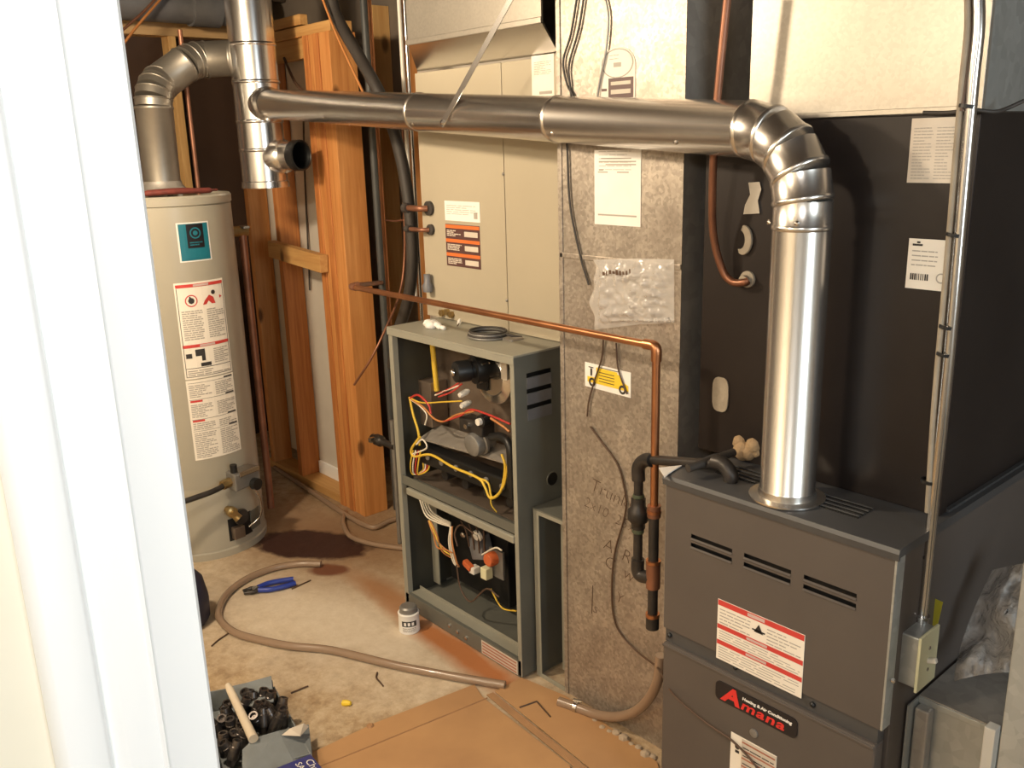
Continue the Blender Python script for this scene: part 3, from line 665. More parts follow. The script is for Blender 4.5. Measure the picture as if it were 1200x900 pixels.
# coil cabinet above the old furnace
cy_ = 1.80; CX0, CX1 = -2.52, -1.852
cc = thing('coil_cabinet', ((CX0+CX1)/2, cy_, ZT), 'beige two-panel coil cabinet standing on the old furnace', 'coil cabinet')
def PC(name, mb, mat, **k): return build(name, mb, mat, cc, **k)
PC('cabinet_body', MB().box((CX0+.002, cy_+.012, ZT+.005), (CX1, 2.38, 1.822)), 'black')
SX = U(592, 250, Y=cy_).x
PC('front_panel', MB().box((CX0, cy_, ZT+.006), (SX-.0015, cy_+.012, 1.822)), 'beige_enamel', bevel=.0015)
PC('front_panel', MB().box((SX+.0015, cy_, ZT+.006), (CX1+.002, cy_+.012, 1.822)), 'beige_enamel', bevel=.0015)
for px, py in ((590, 204), (594, 352), (515, 65), (628, 60)):
    q = U(px, py, Y=cy_); PC('screw', MB().lathe([(.005, 0), (.005, .002), (.002, .004)], q, (0, -1, 0), 8), 'cast_grey')
cfr = frame((0, cy_, 0), (1, 0, 0), (0, 0, 1), (0, -1, 0))
def pxr(px0, py0, px1, py1, Y):
    a_, b_ = U(px0, py0, Y=Y), U(px1, py1, Y=Y); return a_.x, b_.z, b_.x, a_.z
u0, v0, u1, v1 = pxr(521, 235, 563, 261, cy_)
la = PC('data_label', sheet(cfr, u0, v0, u1, v1, .0012), 'paper_white')
mb = MB(); fineprint(mb, cfr, u0+.01, v0+.02, u1-.01, v1-.01, 5, .0017, fill=.25); rect(mb, cfr, u1-.03, v0+.01, u1-.012, v0+.03, .0017); build('fine_print', mb, 'print_grey', la)
u0, v0, u1, v1 = pxr(522, 262, 564, 316, cy_)
wlab = PC('warning_label', sheet(cfr, u0, v0, u1, v1, .0012), 'print_brown', label='dark sticker with orange bands and pale text blocks')
o_, p_ = MB(), MB(); hh = (v1-v0)/3
for k in range(3):
    t_ = v1-k*hh; rect(o_, cfr, u0+.001, t_-.013, u1-.001, t_-.002, .0017)
    fineprint(p_, cfr, u0+.008, t_-hh+.006, u0+(u1-u0)*.47, t_-.018, 4, .0017, fill=.6); rect(p_, cfr, u0+(u1-u0)*.56, t_-hh+.008, u1-.010, t_-.021, .0017)
subparts(wlab, (('orange_band', o_, 'print_orange'), ('text_block', p_, 'paper_aged')))
u0, v0, u1, v1 = pxr(623, 66, 650, 113, cy_); la = PC('data_label', sheet(cfr, u0, v0, u1, v1, .0012), 'paper')
mb = MB(); fineprint(mb, cfr, u0+.01, v0+.06, u1-.01, v1-.015, 8, .0017, fill=.3); rect(mb, cfr, u0+.03, v0+.008, u1-.008, v0+.016, .0017); build('fine_print', mb, 'print_grey', la)
for px, py, rr in ((504, 244, .024), (506, 269, .018)):
    q = U(px, py, Y=cy_); g = PC('grommet', MB().lathe([(rr*.5, -.012), (rr, -.010), (rr, 0), (rr*.9, .002)], q, (0, 1, 0), 18), 'black_rubber', smooth=40)
    build('tube_stub', MB().tube(curve([q+Vector((0, -.01, 0)), q+Vector((-.02, -.03, 0)), q+Vector((-.085, -.03, 0))]), rr*.42, 10), 'copper_dull', g, smooth=60)
    build('stub_cap', MB().cyl(q+Vector((-.082, -.03, 0)), q+Vector((-.105, -.03, 0)), rr*.72, 12), 'black_rubber', g, smooth=40)
# fittings at the foot of the panel
q = U(501, 335, Y=cy_-.02); PC('drain_fitting', MB().lathe([(.016, -.02), (.018, 0), (.012, .012), (.012, .04)], q, (0, 0, 1), 14), 'louver_grey', smooth=40)
for px, py in ((516, 367), (522, 366), (527, 369)):
    q = U(px, py, Y=cy_-.012); PC('brass_nut', MB().cyl(q, q+Vector((0, .012, 0)), .012, 6), 'brass')

# overhanging hood on top of the coil cabinet
HY = 1.68; hz = U(478, 52, Y=HY).z; hxl = U(478, 50, Y=HY).x; hxr = U(634, 18, Y=HY).x
hd = thing('duct_hood', ((CX0+CX1)/2, cy_, 1.825), 'shiny galvanized duct hood overhanging the beige coil cabinet', 'duct')
build('front_sheet', MB().box((hxl, HY, hz), (hxr, HY+.006, 2.41)), 'galv_bright', hd)
build('side_sheet', MB().box((hxr-.003, HY+.006, hz+.06), (hxr, 2.36, 2.41)), 'galv_dull', hd)
build('side_sheet', MB().box((hxl, HY+.006, hz+.0), (hxl+.003, 2.36, 2.41)), 'galv_dull', hd)
build('sloped_sheet', MB().prism([(hxl, HY, hz), (hxr, HY, hz), (CX1-.003, cy_+.004, 1.828), (CX0+.01, cy_+.004, 1.828)], (0, .005, .004)), 'galv_stack', hd)
build('rim_flange', MB().box((hxl-.004, HY-.006, hz-.004), (hxr+.004, HY+.0, hz+.012)), 'galv_bright', hd, bevel=.002)

# ------------------------------------------------------------------ filter cabinet between old furnace and duct
FX0, FX1, FY, FZ = -1.825, -1.700, 1.65, .553
fc = thing('filter_cabinet', ((FX0+FX1)/2, FY, 0), 'narrow open grey-green filter cabinet squeezed beside the old furnace', 'cabinet')
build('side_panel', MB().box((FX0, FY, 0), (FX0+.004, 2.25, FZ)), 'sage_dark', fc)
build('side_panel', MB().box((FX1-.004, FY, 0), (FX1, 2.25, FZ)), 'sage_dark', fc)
build('top_panel', MB().box((FX0-.002, FY-.003, FZ), (FX1, 2.25, FZ+.005)), 'sage_dark', fc)
build('front_frame', MB().box((FX0, FY-.003, 0), (FX0+.022, FY, FZ)).box((FX0+.022, FY-.003, FZ-.012), (FX1, FY, FZ)).box((FX0+.022, FY-.003, 0), (FX1, FY, .014)), 'sage_enamel', fc)
build('back_panel', MB().box((FX0+.004, 2.20, 0), (FX1-.004, 2.21, FZ)), 'black', fc)
build('filter_channel', MB().box((FX0+.05, FY+.06, .014), (FX0+.066, FY+.07, FZ)), 'sage_enamel', fc)

# ------------------------------------------------------------------ tall galvanized duct
DX0, DX1, DY = -1.697, -1.30, 1.65
td = thing('air_duct', ((DX0+DX1)/2, DY, 0), 'tall weathered galvanized duct with stickers between the two furnaces', 'duct')
build('duct_front', MB().box((DX0, DY, 0), (DX1, DY+.003, 2.41)), 'galv_duct', td)
build('duct_side', MB().box((DX0, DY+.003, 0), (DX0+.003, 2.2, 2.41)), 'galv_duct', td)
build('duct_side', MB().box((DX1-.003, DY+.003, 0), (DX1, 2.2, 2.41)), 'galv_dull', td)
build('duct_seam', MB().box((DX0-.004, DY-.004, 0), (DX0+.010, DY, 2.41)), 'galv_duct', td, bevel=.001)
q = U(700, 303, Y=DY); build('drive_cleat', MB().box((DX0, DY-.004, q.z-.006), (DX1, DY, q.z+.006)), 'galv_duct', td, bevel=.001)
dfr = frame((0, DY, 0), (1, 0, 0), (0, 0, 1), (0, -1, 0))
u0, v0, u1, v1 = pxr(697, 176, 751, 266, DY)
pp = build('paper_notice', sheet(dfr, u0, v0, u1, v1, .0015), 'paper_white', td, label='pale printed paper notice')
mb = MB()
for k, (a_, b_) in enumerate(((.15, .8), (.1, .9), (.25, .9), (.1, .2), (.08, .3), (.5, .75))):
    zz = v1-(.12, .16, .20, .27, .30, .30)[k]*(v1-v0); rect(mb, dfr, u0+(u1-u0)*a_, zz, u0+(u1-u0)*b_, zz+.003, .002)
fineprint(mb, dfr, u0+.015, v0+.13, u1-.03, v0+.19, 7, .002, fill=.15); rect(mb, dfr, u0+.012, v0+.022, u1-.012, v0+.026, .002)
build('fine_print', mb, 'print_grey', pp)
# service sticker with an oval emblem
c0 = U(724, 88, Y=DY); mb = MB(); n = 28
pts = [(math.cos(math.pi*k/n)*.055, math.sin(math.pi*k/n)*.042+.020) for k in range(n+1)] + [(-.055, -.09), (.055, -.09)]
mb.prism([dfr(c0.x+p[0], c0.z+p[1], .0004) for p in pts], (0, -.0012, 0))
st = build('service_sticker', mb, 'paper', td, label='pale sticker with oval emblem')
mb = MB(); ring(mb, dfr, c0.x, c0.z+.026, .046, .050, .002, 30, .66); rect(mb, dfr, c0.x-.012, c0.z+.018, c0.x+.012, c0.z+.028, .002); fineprint(mb, dfr, c0.x-.025, c0.z+.034, c0.x+.025, c0.z+.05, 2, .002, fill=.2)
build('emblem', mb, 'print_grey', st)
mb = MB(); rect(mb, dfr, c0.x-.028, c0.z-.052, c0.x+.05, c0.z-.006, .002); rect(mb, dfr, c0.x-.05, c0.z-.034, c0.x-.033, c0.z-.028, .002); build('dark_panel', mb, 'print_brown', st)
mb = MB(); rect(mb, dfr, c0.x-.02, c0.z-.022, c0.x+.042, c0.z-.014, .0025); rect(mb, dfr, c0.x-.02, c0.z-.042, c0.x+.042, c0.z-.032, .0025); build('panel_print', mb, 'paper_aged', st)
mb = MB(); fineprint(mb, dfr, c0.x-.045, c0.z-.08, c0.x+.03, c0.z-.06, 3, .002); build('fine_print', mb, 'print_dark', st)
# yellow van sticker
a0 = U(687, 424, Y=DY); a1 = U(741, 437, Y=DY); a2 = U(686, 452, Y=DY); du = (a1-a0); 
yfr = frame(a2, du, Vector((0, 0, 1)), (0, -1, 0)); W_ = du.length; H_ = a0.z-a2.z
ys = build('van_sticker', sheet(yfr, 0, 0, W_, H_, .0014), 'paper_white', td, label='white sticker with a yellow van picture')
mb = MB(); rect(mb, yfr, W_*.26, H_*.22, W_*.72, H_*.88, .002); rect(mb, yfr, W_*.06, H_*.22, W_*.26, H_*.45, .002)
mb.quad(yfr(W_*.72, H_*.22, .002), yfr(W_*.96, H_*.22, .002), yfr(W_*.95, H_*.45, .002), yfr(W_*.86, H_*.52, .002), yfr(W_*.78, H_*.78, .002), yfr(W_*.72, H_*.8, .002)); build('van_picture', mb, 'print_yellow', ys)
mb = MB()
for u_ in (.17, .83): ring(mb, yfr, W_*u_, H_*.24, .006, .012, .0026, 16)
rect(mb, yfr, W_*.13, H_*.5, W_*.17, H_*.8, .0026); rect(mb, yfr, W_*.09, H_*.82, W_*.2, H_*.86, .0026); rect(mb, yfr, W_*.3, H_*.9, W_*.78, H_*.93, .0026)
for k in range(4): rect(mb, yfr, W_*.32, H_*(.34+k*.12), W_*.66, H_*(.37+k*.12), .0026)
build('van_outline', mb, 'print_dark', ys)
# handwriting in marker
for s_, px, py, sz in (('Trunks', 691, 573, .055), ('2x10  25x1', 684, 592, .045), ('A  R', 706, 642, .055), ('C  w', 707, 662, .055), ('Y', 720, 703, .05), ('s', 694, 716, .05)):
    q = U(px, py, Y=DY); a_ = frame(q, (1, 0, -.14), (.14, 0, 1), (0, -1, 0)); text(s_, a_, 0, 0, sz, 'wire_brown', td, 'marker_writing', .0006, .2, 1.0, -.0012)
# pencilled line
mb = MB(); rect(mb, frame(U(694, 697, Y=DY), (1, 0, 0), (.05, 0, 1), (0, -1, 0)), 0, -.06, .003, .03, .0008); build('marker_writing', mb, 'wire_brown', td)
# concrete crumbs at the duct's foot
for k in range(9):
    q = U(697+k*8.5, 846+k*5.6+random.uniform(-3, 3), Z=0); r_ = random.uniform(.008, .017)
    mb = MB().lathe([(r_*.7, 0), (r_, r_*.35), (r_*.75, r_*.8), (r_*.2, r_)], q, (0, 0, 1), 7)
    solo('mortar_crumb', mb, 'concrete_lump', 'pale mortar crumb on the floor along the foot of the tall duct', 'crumb', group='mortar crumbs along the duct', origin=q)
# plastic bag taped to the duct
mb = MB(); g0 = U(697, 306, Y=DY-.012); nx, nz = 44, 36
vsb = []
for j in range(nz+1):
    for i in range(nx+1):
        px = 695+(790-695)*i/nx; py = 303+(385-303)*j/nz
        py += (-3 if i < nx*.6 else 2)*(i/nx-.5) - (8 if j > nz*.9 else 0)*(i/nx); px += (3*math.sin(j*.22)+1.5*math.sin(j*.5))*max(0, 1-i/6)
        q = U(px, py, Y=DY-.006); edge = min(i, nx-i, j, nz-j)/8.0
        bul = min(1, edge)*(.012 + .022*abs(mnoise.noise(Vector((i*.22, j*.2, 5)))) + .016*abs(mnoise.noise(Vector((i*.5, j*.5, 2)))) * (1.6 if i > nx*.5 else .6))
        vsb.append(q+Vector((0, -bul, 0)))
mb.add(vsb, [(j*(nx+1)+i, j*(nx+1)+i+1, (j+1)*(nx+1)+i+1, (j+1)*(nx+1)+i) for j in range(nz) for i in range(nx)])
pb = thing('plastic_bag', U(742, 385, Y=DY-.01), 'crinkled clear plastic bag taped to the tall duct', 'bag')
build('bag_film', mb, 'clear_film', pb, smooth=180)
bf = frame(U(706, 322, Y=DY-.0315), (1, 0, .10), (-.1, 0, 1), (0, -1, 0)); mb = MB()
for k in range(9): rect(mb, bf, k*.011, random.uniform(-.002, .002), k*.011+random.uniform(.004, .009), random.uniform(.006, .013), 0)
build('bag_lettering', mb, 'wire_brown', pb)

# cables hanging on the duct face
def cable(pts, r, mat, label, name='cable', Y=DY-.006, cat='cable', n=6, **k):
    P_ = [U(a_, b_, Y=(rest[0] if rest else Y)) for a_, b_, *rest in pts]
    return solo(name, MB().tube(curve(P_, n), r, 8), mat, label, cat, smooth=80, origin=tuple(P_[0]), **k)
cable([(677, -8), (669, 40), (660, 72), (665, 100), (672, 116), (664, 150), (665, 180), (668, 240), (680, 300), (690, 334)], .0028, 'black_rubber', 'black cable hanging down the left side of the tall duct')
cable([(685, -8), (678, 35), (667, 75), (668, 100), (670, 118)], .0028, 'black_rubber', 'short black cable beside the longer one above the vent pipe')
cable([(708, -8), (713, 20), (710, 60), (703, 95), (699, 122)], .0026, 'cast_grey', 'grey cable running behind the oval sticker above the vent pipe')
cable([(707, 398), (705, 420), (696, 448), (690, 470), (688, 488)], .0022, 'wire_brown', 'thin brown wire curling over the yellow van sticker')
cable([(722, 402), (724, 430), (731, 452), (735, 462)], .0022, 'wire_brown', 'short thin wire hanging over the right half of the van sticker')
cable([(692, 500), (705, 518), (724, 545), (733, 580), (732, 605), (720, 650), (717, 700), (723, 735), (745, 762), (768, 780, 1.60), (776, 792, 1.52), (790, 815, 1.462), (825, 845, 1.462), (858, 868, 1.462), (885, 897, 1.462), (900, 925, 1.462)], .0026, 'wire_brown', 'long brown wire snaking down the tall duct past the gas pipe', Y=DY-.005)

# ------------------------------------------------------------------ dark newer furnace
GX0, GX1, GY, GZ, GB = -1.195, -.662, 1.477, .874, 2.13
nf = thing('furnace', ((GX0+GX1)/2, GY, 0), 'dark charcoal furnace with white and red label, joined to the long vent pipe', 'furnace')
def G(name, mb, mat, **k): return build(name, mb, mat, nf, **k)
gfr = frame((GX0, GY, 0), (1, 0, 0), (0, 0, 1), (0, -1, 0))
GW = GX1-GX0
G('cabinet_body', MB().box((GX0+.004, GY+.035, 0), (GX1-.004, GB, GZ-.012)), 'charcoal_enamel', bevel=.002)
def gpx(px, py): q = U(px, py, Y=GY); return q.x-GX0, q.z
zs1 = gpx(775, 733)[1]; zs2 = gpx(776, 750)[1]
holes = []
for (xa, ya), (xb, yb) in (((810, 628), (858, 646)), ((872, 650.5), (927, 671)), ((942, 676), (1004, 699))):
    ua, za = gpx(xa, ya); ub, zb = gpx(xb, yb); zc = (za+zb)/2
    holes += [(ua, zc-.004, ub, zc+.005), (ua, zc-.0245, ub, zc-.0155)]
ud = G('upper_door', MB().plate(.002, GW-.004, zs1, GZ-.016, holes, gfr, 0.0), 'charcoal_enamel')
build('door_slot_shade', MB().box((GX0+.01, GY+.012, .56), (GX1-.01, GY+.016, GZ-.03)), 'black', ud)  # black sheet standing in for the dark interior behind the door slots
build('door_return', MB().box((GX1-.006, GY-.0005, zs1), (GX1-.002, GY+.03, GZ-.016)).box((GX0+.001, GY+.0005, zs1), (GX0+.003, GY+.03, GZ-.016)).box((GX0+.002, GY+.0005, zs1), (GX1-.004, GY+.03, zs1+.002)), 'galv_cool', ud)
for h in holes[1::2] + holes[0::2]:
    build('slot_lip', MB().add([gfr(h[0], h[1], 0), gfr(h[2], h[1], 0), gfr(h[2], h[1]-.003, .004), gfr(h[0], h[1]-.003, .004), gfr(h[2], h[1]-.005, 0), gfr(h[0], h[1]-.005, 0)], [(0, 1, 2, 3), (3, 2, 4, 5)]), 'charcoal_enamel', ud)
ld = G('lower_door', MB().box((GX0+.004, GY-.004, .03), (GX1-.010, GY+.03, zs2)), 'charcoal_enamel', bevel=.004)
build('door_lip', MB().box((GX0+.004, GY-.007, zs2-.010), (GX1-.012, GY-.003, zs2-.003)), 'charcoal_enamel', ld, bevel=.002)
G('door_gap', MB().box((GX0+.004, GY+.006, zs2), (GX1-.012, GY+.03, zs1)), 'charcoal_lid')
for px in (798, 893, 1007):
    u_, _z = gpx(px, 0); G('door_screw', MB().lathe([(.006, 0), (.006, .004), (.003, .007)], gfr(u_, (zs1+zs2)/2, -.006), (0, -1, 0), 10), 'black', smooth=40)
G('base_plinth', MB().box((GX0+.01, GY+.02, 0), (GX1-.01, GY+.04, .03)), 'black')
# lid: rounded front top
lp = [(GY-.006, GZ-.018), (GY-.008, GZ-.004), (GY-.004, GZ+.004), (GY+.006, GZ+.006), (GB, GZ+.006), (GB, GZ-.012), (GY+.0, GZ-.012), (GY-.002, GZ-.018)]
topfr = frame((GX0, GY, GZ+.006), (1, 0, 0), (0, 1, 0), (0, 0, 1))
G('lid', MB().prism([(GX0-.003, y, z) for y, z in lp], (GW+.006, 0, 0)), 'charcoal_lid', smooth=30)
for px0, py0, px1, py1, n_ in ((852, 548, 895, 562, 4), (960, 583, 1015, 602, 4)):
    a_ = U(px0, py0, Z=GZ+.006); b_ = U(px1, py1, Z=GZ+.006)
    for k in range(n_):
        y = a_.y - .018*k+.01; G('slot_shade', MB().box((a_.x, y, GZ+.0055), (b_.x, y+.006, GZ+.0075)), 'black'); G('slot_rib', MB().box((a_.x, y+.006, GZ+.0055), (b_.x, y+.010, GZ+.0105)), 'charcoal_lid')  # raised black strips paint the dark of slots that are not cut
# warning label
u0, z0 = gpx(842, 701); u1, _ = gpx(944, 745); _, zb = gpx(839.5, 770)
fl2 = build('warning_label', sheet(gfr, u0, zb, u1, z0, .0014), 'paper', ud, label='white label with three red bands')
r_, d_, w_ = MB(), MB(), MB(); H_ = z0-zb; W_ = u1-u0
for v_, hh in ((.905, .09), (.52, .075), (.255, .075)):
    rect(r_, gfr, u0+.001, zb+H_*v_, u1-.001, zb+H_*(v_+hh), .002)
    rect(w_, gfr, u0+W_*.36, zb+H_*(v_+.02), u0+W_*(.60 if v_ < .9 else .56), zb+H_*(v_+hh-.015), .0025)
d_.quad(gfr(u0+W_*.44, zb+H_*.72, .002), gfr(u0+W_*.55, zb+H_*.72, .002), gfr(u0+W_*.495, zb+H_*.86, .002)); rect(d_, gfr, u0+W_*.42, zb+H_*.74, u0+W_*.57, zb+H_*.765, .002)
g_ = MB()
fineprint(g_, gfr, u0+.006, zb+H_*.61, u0+W_*.40, zb+H_*.88, 5, .002, fill=.3); fineprint(g_, gfr, u0+W_*.59, zb+H_*.61, u1-.006, zb+H_*.88, 5, .002, fill=.3)
fineprint(g_, gfr, u0+.006, zb+H_*.345, u1-.006, zb+H_*.51, 4, .002, fill=.3); fineprint(g_, gfr, u0+.006, zb+H_*.03, u1-.006, zb+H_*.24, 5, .002, fill=.3)
build_split('red_band', r_, 'print_red', ud); build('band_lettering', w_, 'print_pink', ud); build('warning_symbol', d_, 'print_dark', ud); build('fine_print', g_, 'print_grey', ud)
# badge
lfr = frame((GX0, GY-.004, 0), (1, 0, 0), (0, 0, 1), (0, -1, 0))
bu0, bz1 = gpx(841, 794.5); bu1, _ = gpx(937, 837); _, bz0 = gpx(842, 817)
mb = MB(); rr = .012; pts = []
for cx_, cz_, a0_ in ((bu1-rr, bz1-rr, 0), (bu0+rr, bz1-rr, 90), (bu0+rr, bz0+rr, 180), (bu1-rr, bz0+rr, 270)):
    for k in range(6): a_ = R(a0_+k*18); pts.append(lfr(cx_+math.cos(a_)*rr, cz_+math.sin(a_)*rr, 0))
mb.prism(pts, (0, -.0025, 0)); bd = build('badge', mb, 'badge_black', ld, label='black badge with red lettering')
bw, bh = bu1-bu0, bz1-bz0
text('A', lfr, bu0+bw*.09, bz0+bh*.14, bh*1.10, 'logo_red', ld, 'badge_lettering', .0032, .22, 1.25, .0022)
text('mana', lfr, bu0+bw*.325, bz0+bh*.14, bh*.70, 'logo_red', ld, 'badge_lettering', .0032, .22, 1.42, .0008, space=1.12)
text('Heating & Air Conditioning', lfr, bu0+bw*.345, bz0+bh*.64, bh*.215, 'paper_white', ld, 'badge_lettering', .0032, .15, 1.08, .0005)
mb = MB().lathe([(.010, 0), (.010, .003), (.006, .004)], lfr(*gpx(885, 858), 0), (0, -1, 0), 14); build('door_latch', mb, 'cast_grey', ld, smooth=40)
# lower label
u0, z1 = gpx(858.5, 856); u1, _ = gpx(912, 884); z0 = z1-.14
build('instruction_label', sheet(lfr, u0, z0, u1, z1, .0014), 'paper', ld)
r_, d_, o_ = MB(), MB(), MB(); W_ = u1-u0
rect(o_, lfr, u0+W_*.25, z0, u1-.001, z1-.002, .002)
for k in range(7): rect(r_, lfr, u0+W_*.26, z1-.012-k*.02, u1-.003, z1-.008-k*.02, .0025); fineprint(d_, lfr, u0+W_*.28, z1-.026-k*.02, u1-.004, z1-.015-k*.02, 1, .0025, fill=.25)
ring(d_, lfr, u0+W_*.15, z1-.03, 0, .006, .002, 10); rect(d_, lfr, u0+W_*.11, z1-.045, u0+W_*.2, z1-.038, .002)
build('label_ground', o_, 'paper_aged', ld); build('red_line', r_, 'print_rust', ld); build('fine_print', d_, 'print_dark', ld)

# ------------------------------------------------------------------ black evaporator casing and galvanized plenum above
EX0, EX1, EY, EZ = -1.248, -.676, 1.661, 1.626
ec = thing('coil_casing', ((EX0+EX1)/2, EY, GZ+.006), 'glossy black coil casing standing on the dark furnace', 'coil casing')
build('front_panel', MB().box((EX0, EY, GZ+.0065), (EX1-.001, EY+.01, EZ)), 'casing_black', ec, bevel=.002)
build('casing_body', MB().box((EX0+.003, EY+.01, GZ+.0065), (EX1-.004, 2.10, EZ)), 'casing_black', ec)
build('corner_trim', MB().box((EX1-.003, EY+.0, GZ+.0065), (EX1+.002, EY+.03, EZ)), 'casing_black', ec, bevel=.002)
build('bottom_flange', MB().box((EX1-.003, EY+.03, GZ+.0065), (EX1+.006, 2.10, GZ+.012)), 'charcoal_lid', ec)
efr = frame((0, EY, 0), (1, 0, 0), (0, 0, 1), (0, -1, 0))
a0 = U(1069, 136, Y=EY); a1 = U(1063, 214, Y=EY); ax = U(1128, 134, Y=EY).x
sh = build('instruction_sheet', sheet(efr, a1.x, a1.z, ax, EZ-.006, .0014), 'paper_aged', ec, label='grey printed instruction sheet')
mb = MB(); wx = ax-a1.x; fineprint(mb, efr, a1.x+.006, a1.z+.006, a1.x+wx*.47, EZ-.02, 17, .002, fill=.35); fineprint(mb, efr, a1.x+wx*.54, a1.z+.006, ax-.008, EZ-.02, 17, .002, fill=.35); build('fine_print', mb, 'print_grey', sh)
a0 = U(1066, 279, Y=EY); a1 = U(1061, 337, Y=EY); ax = U(1114, 300, Y=EY).x
sh = build('data_label', sheet(efr, a1.x, a1.z, ax, a0.z, .0014), 'paper', ec, label='white data label')
mb = MB(); W_ = ax-a1.x; H_ = a0.z-a1.z; fineprint(mb, efr, a1.x+.008, a1.z+H_*.45, a1.x+W_*.72, a0.z-H_*.18, 4, .002, fill=.25); ring(mb, efr, a1.x+W_*.84, a1.z+H_*.25, .007, .0095, .002); build('fine_print', mb, 'print_grey', sh)
mb = MB(); rect(mb, efr, a1.x+W_*.1, a1.z+H_*.86, a1.x+W_*.34, a1.z+H_*.9, .002); rect(mb, efr, a1.x+W_*.2, a1.z+H_*.91, a1.x+W_*.28, a1.z+H_*.95, .002)
for k in range(9): rect(mb, efr, a1.x+W_*(.1+k*.05), a1.z+H_*.18, a1.x+W_*(.1+k*.05+random.choice((.02, .035))), a1.z+H_*.31, .002)
build('bold_print', mb, 'print_dark', sh)
text('APBR', efr, a1.x+W_*.1, a1.z+H_*.33, .0, 'print_dark', sh) if False else None
# openings and plugs on the casing face
q = U(845, 462, Y=EY); mb = MB(); n = 18
mb.prism([q+Vector((math.copysign(abs(math.cos(2*math.pi*k/n))**.6, math.cos(2*math.pi*k/n))*.022, -.001, math.copysign(abs(math.sin(2*math.pi*k/n))**.6, math.sin(2*math.pi*k/n))*.041)) for k in range(n)], (0, -.003, 0))
build('access_plug', mb, 'putty', ec, label='oval tan patch')
q = U(877, 327, Y=EY); gm = build('tube_fitting', MB().lathe([(.018, 0), (.018, .006), (.010, .010), (.010, .022)], q, (0, -1, 0), 18), 'putty', ec, smooth=40)
mb = MB(); q = U(873, 281, Y=EY)                                 # crescent of torn sealing putty
pts = []
for k in range(13): a_ = R(-115+k*17.5); pts.append((math.cos(a_)*.022, math.sin(a_)*.032))
for k in range(12, -1, -1): a_ = R(-110+k*16); pts.append((-.008+math.cos(a_)*.013, math.sin(a_)*.020))
mb.prism([q+Vector((p[0], -.001, p[1])) for p in pts], (0, -.008, 0)); build('sealing_putty', mb, 'putty', ec, bevel=.002, label='grey crescent of sealing putty')
mb = MB(); n = 9; pts = [(878, 214), (891, 213), (893, 222), (889, 235), (891, 250), (872, 251), (874, 240), (880, 228)]
mb.prism([U(a_, b_, Y=EY-.002) for a_, b_ in pts], (0, -.003, 0)); build('foil_patch', mb, 'galv_stack', ec, label='shiny foil tape patch')

sp2 = thing('supply_plenum', ((EX0+EX1)/2, EY, EZ), 'bright galvanized plenum box on top of the black coil casing', 'plenum')
PX0 = U(880, 100, Y=EY).x
build('front_sheet', MB().box((PX0, EY-.004, EZ+.002), (EX1, EY, 2.41)), 'galv_bright', sp2)
build('side_sheet', MB().box((EX1-.004, EY, EZ+.002), (EX1, 2.10, 2.41)), 'galv_cool', sp2)
build('side_sheet', MB().box((PX0, EY, EZ+.002), (PX0+.004, 2.10, 2.41)), 'galv_dull', sp2)
build('corner_seam', MB().box((EX1-.002, EY-.006, EZ+.002), (EX1+.004, EY+.006, 2.41)), 'galv_bright', sp2, bevel=.001)
build('bottom_hem', MB().box((PX0, EY-.007, EZ+.002), (EX1, EY-.004, EZ+.012)), 'galv_bright', sp2, bevel=.001)

# yellow foam plug with black pipe end on the furnace top
q = U(877, 528, Z=GZ+.030)
fm = thing('foam_plug', (q.x, q.y, GZ+.006), 'lumpy tan foam lump on the furnace lid beside the flue', 'foam')
mb = MB(); random.seed(3)
for k in range(10):
    a_ = k*.63; c_ = q+Vector((math.cos(a_)*.022, math.sin(a_)*.012, .006+.012*math.sin(k*2.3))); rr = random.uniform(.018, .025)
    mb.lathe([(rr*.15, -rr), (rr*.7, -rr*.7), (rr, 0), (rr*.7, rr*.7), (rr*.15, rr)], c_, (0, -.4, 1), 12)
build('foam_body', mb, 'tan_foam', fm, smooth=60)
solo('insulated_pipe', MB().tube([U(860, 530, Z=GZ+.04), U(806, 549, Z=GZ+.030)], .009, 12), 'black_rubber', 'black insulated pipe lying on the furnace lid behind the gas pipe', 'pipe', smooth=60)

pts = [(772, 549), (799, 546), (783, 556), (781, 572)]
solo('paper_scrap', MB().prism([U(a_, b_, Z=GZ+.008) for a_, b_ in pts[:3]] + [U(779, 560, Z=GZ+.008)], (0, 0, .002)), 'paper_white', 'pale scrap of paper on the front left corner of the furnace lid', 'paper')
# ------------------------------------------------------------------ gas piping
BY = 1.56
gl = thing('gas_pipe', U(765, 735, Y=BY), 'black iron gas pipe with union and drip leg beside the dark furnace', 'gas pipe')
def I(name, mb, mat='black_iron', **k): return build(name, mb, mat, gl, smooth=50, **k)
bx = U(748, 600, Y=BY).x; zt = U(757, 545, Y=BY).z+.010; zb = U(748, 668, Y=BY).z
ex = Vector((bx, BY, zt)); er = U(850, 549, Y=BY-.04)
I('elbow_fitting', MB().tube(curve([ex+Vector((0, 0, -.055)), ex+Vector((0, 0, -.02)), ex+Vector((.02, 0, .002)), ex+(er-ex).normalized()*.05]), .0165, 14))
er = U(850, 545, Z=GZ+.040)
I('pipe', MB().cyl(ex+(er-ex).normalized()*.045, er, .0115, 14)); I('elbow_fitting', MB().tube(curve([er+Vector((-.03, 0, 0)), er+Vector((-.004, -.0, 0)), er+Vector((.014, -.0, -.018)), er+Vector((.014, 0, -.032))]), .0165, 14))
I('pipe', MB().cyl(er+Vector((.014, 0, -.03)), (er.x+.014, er.y, GZ+.007), .0115, 14))
I('pipe', MB().cyl(ex+Vector((0, 0, -.05)), (bx, BY, zb), .0115, 14))
uz = U(748, 597, Y=BY).z
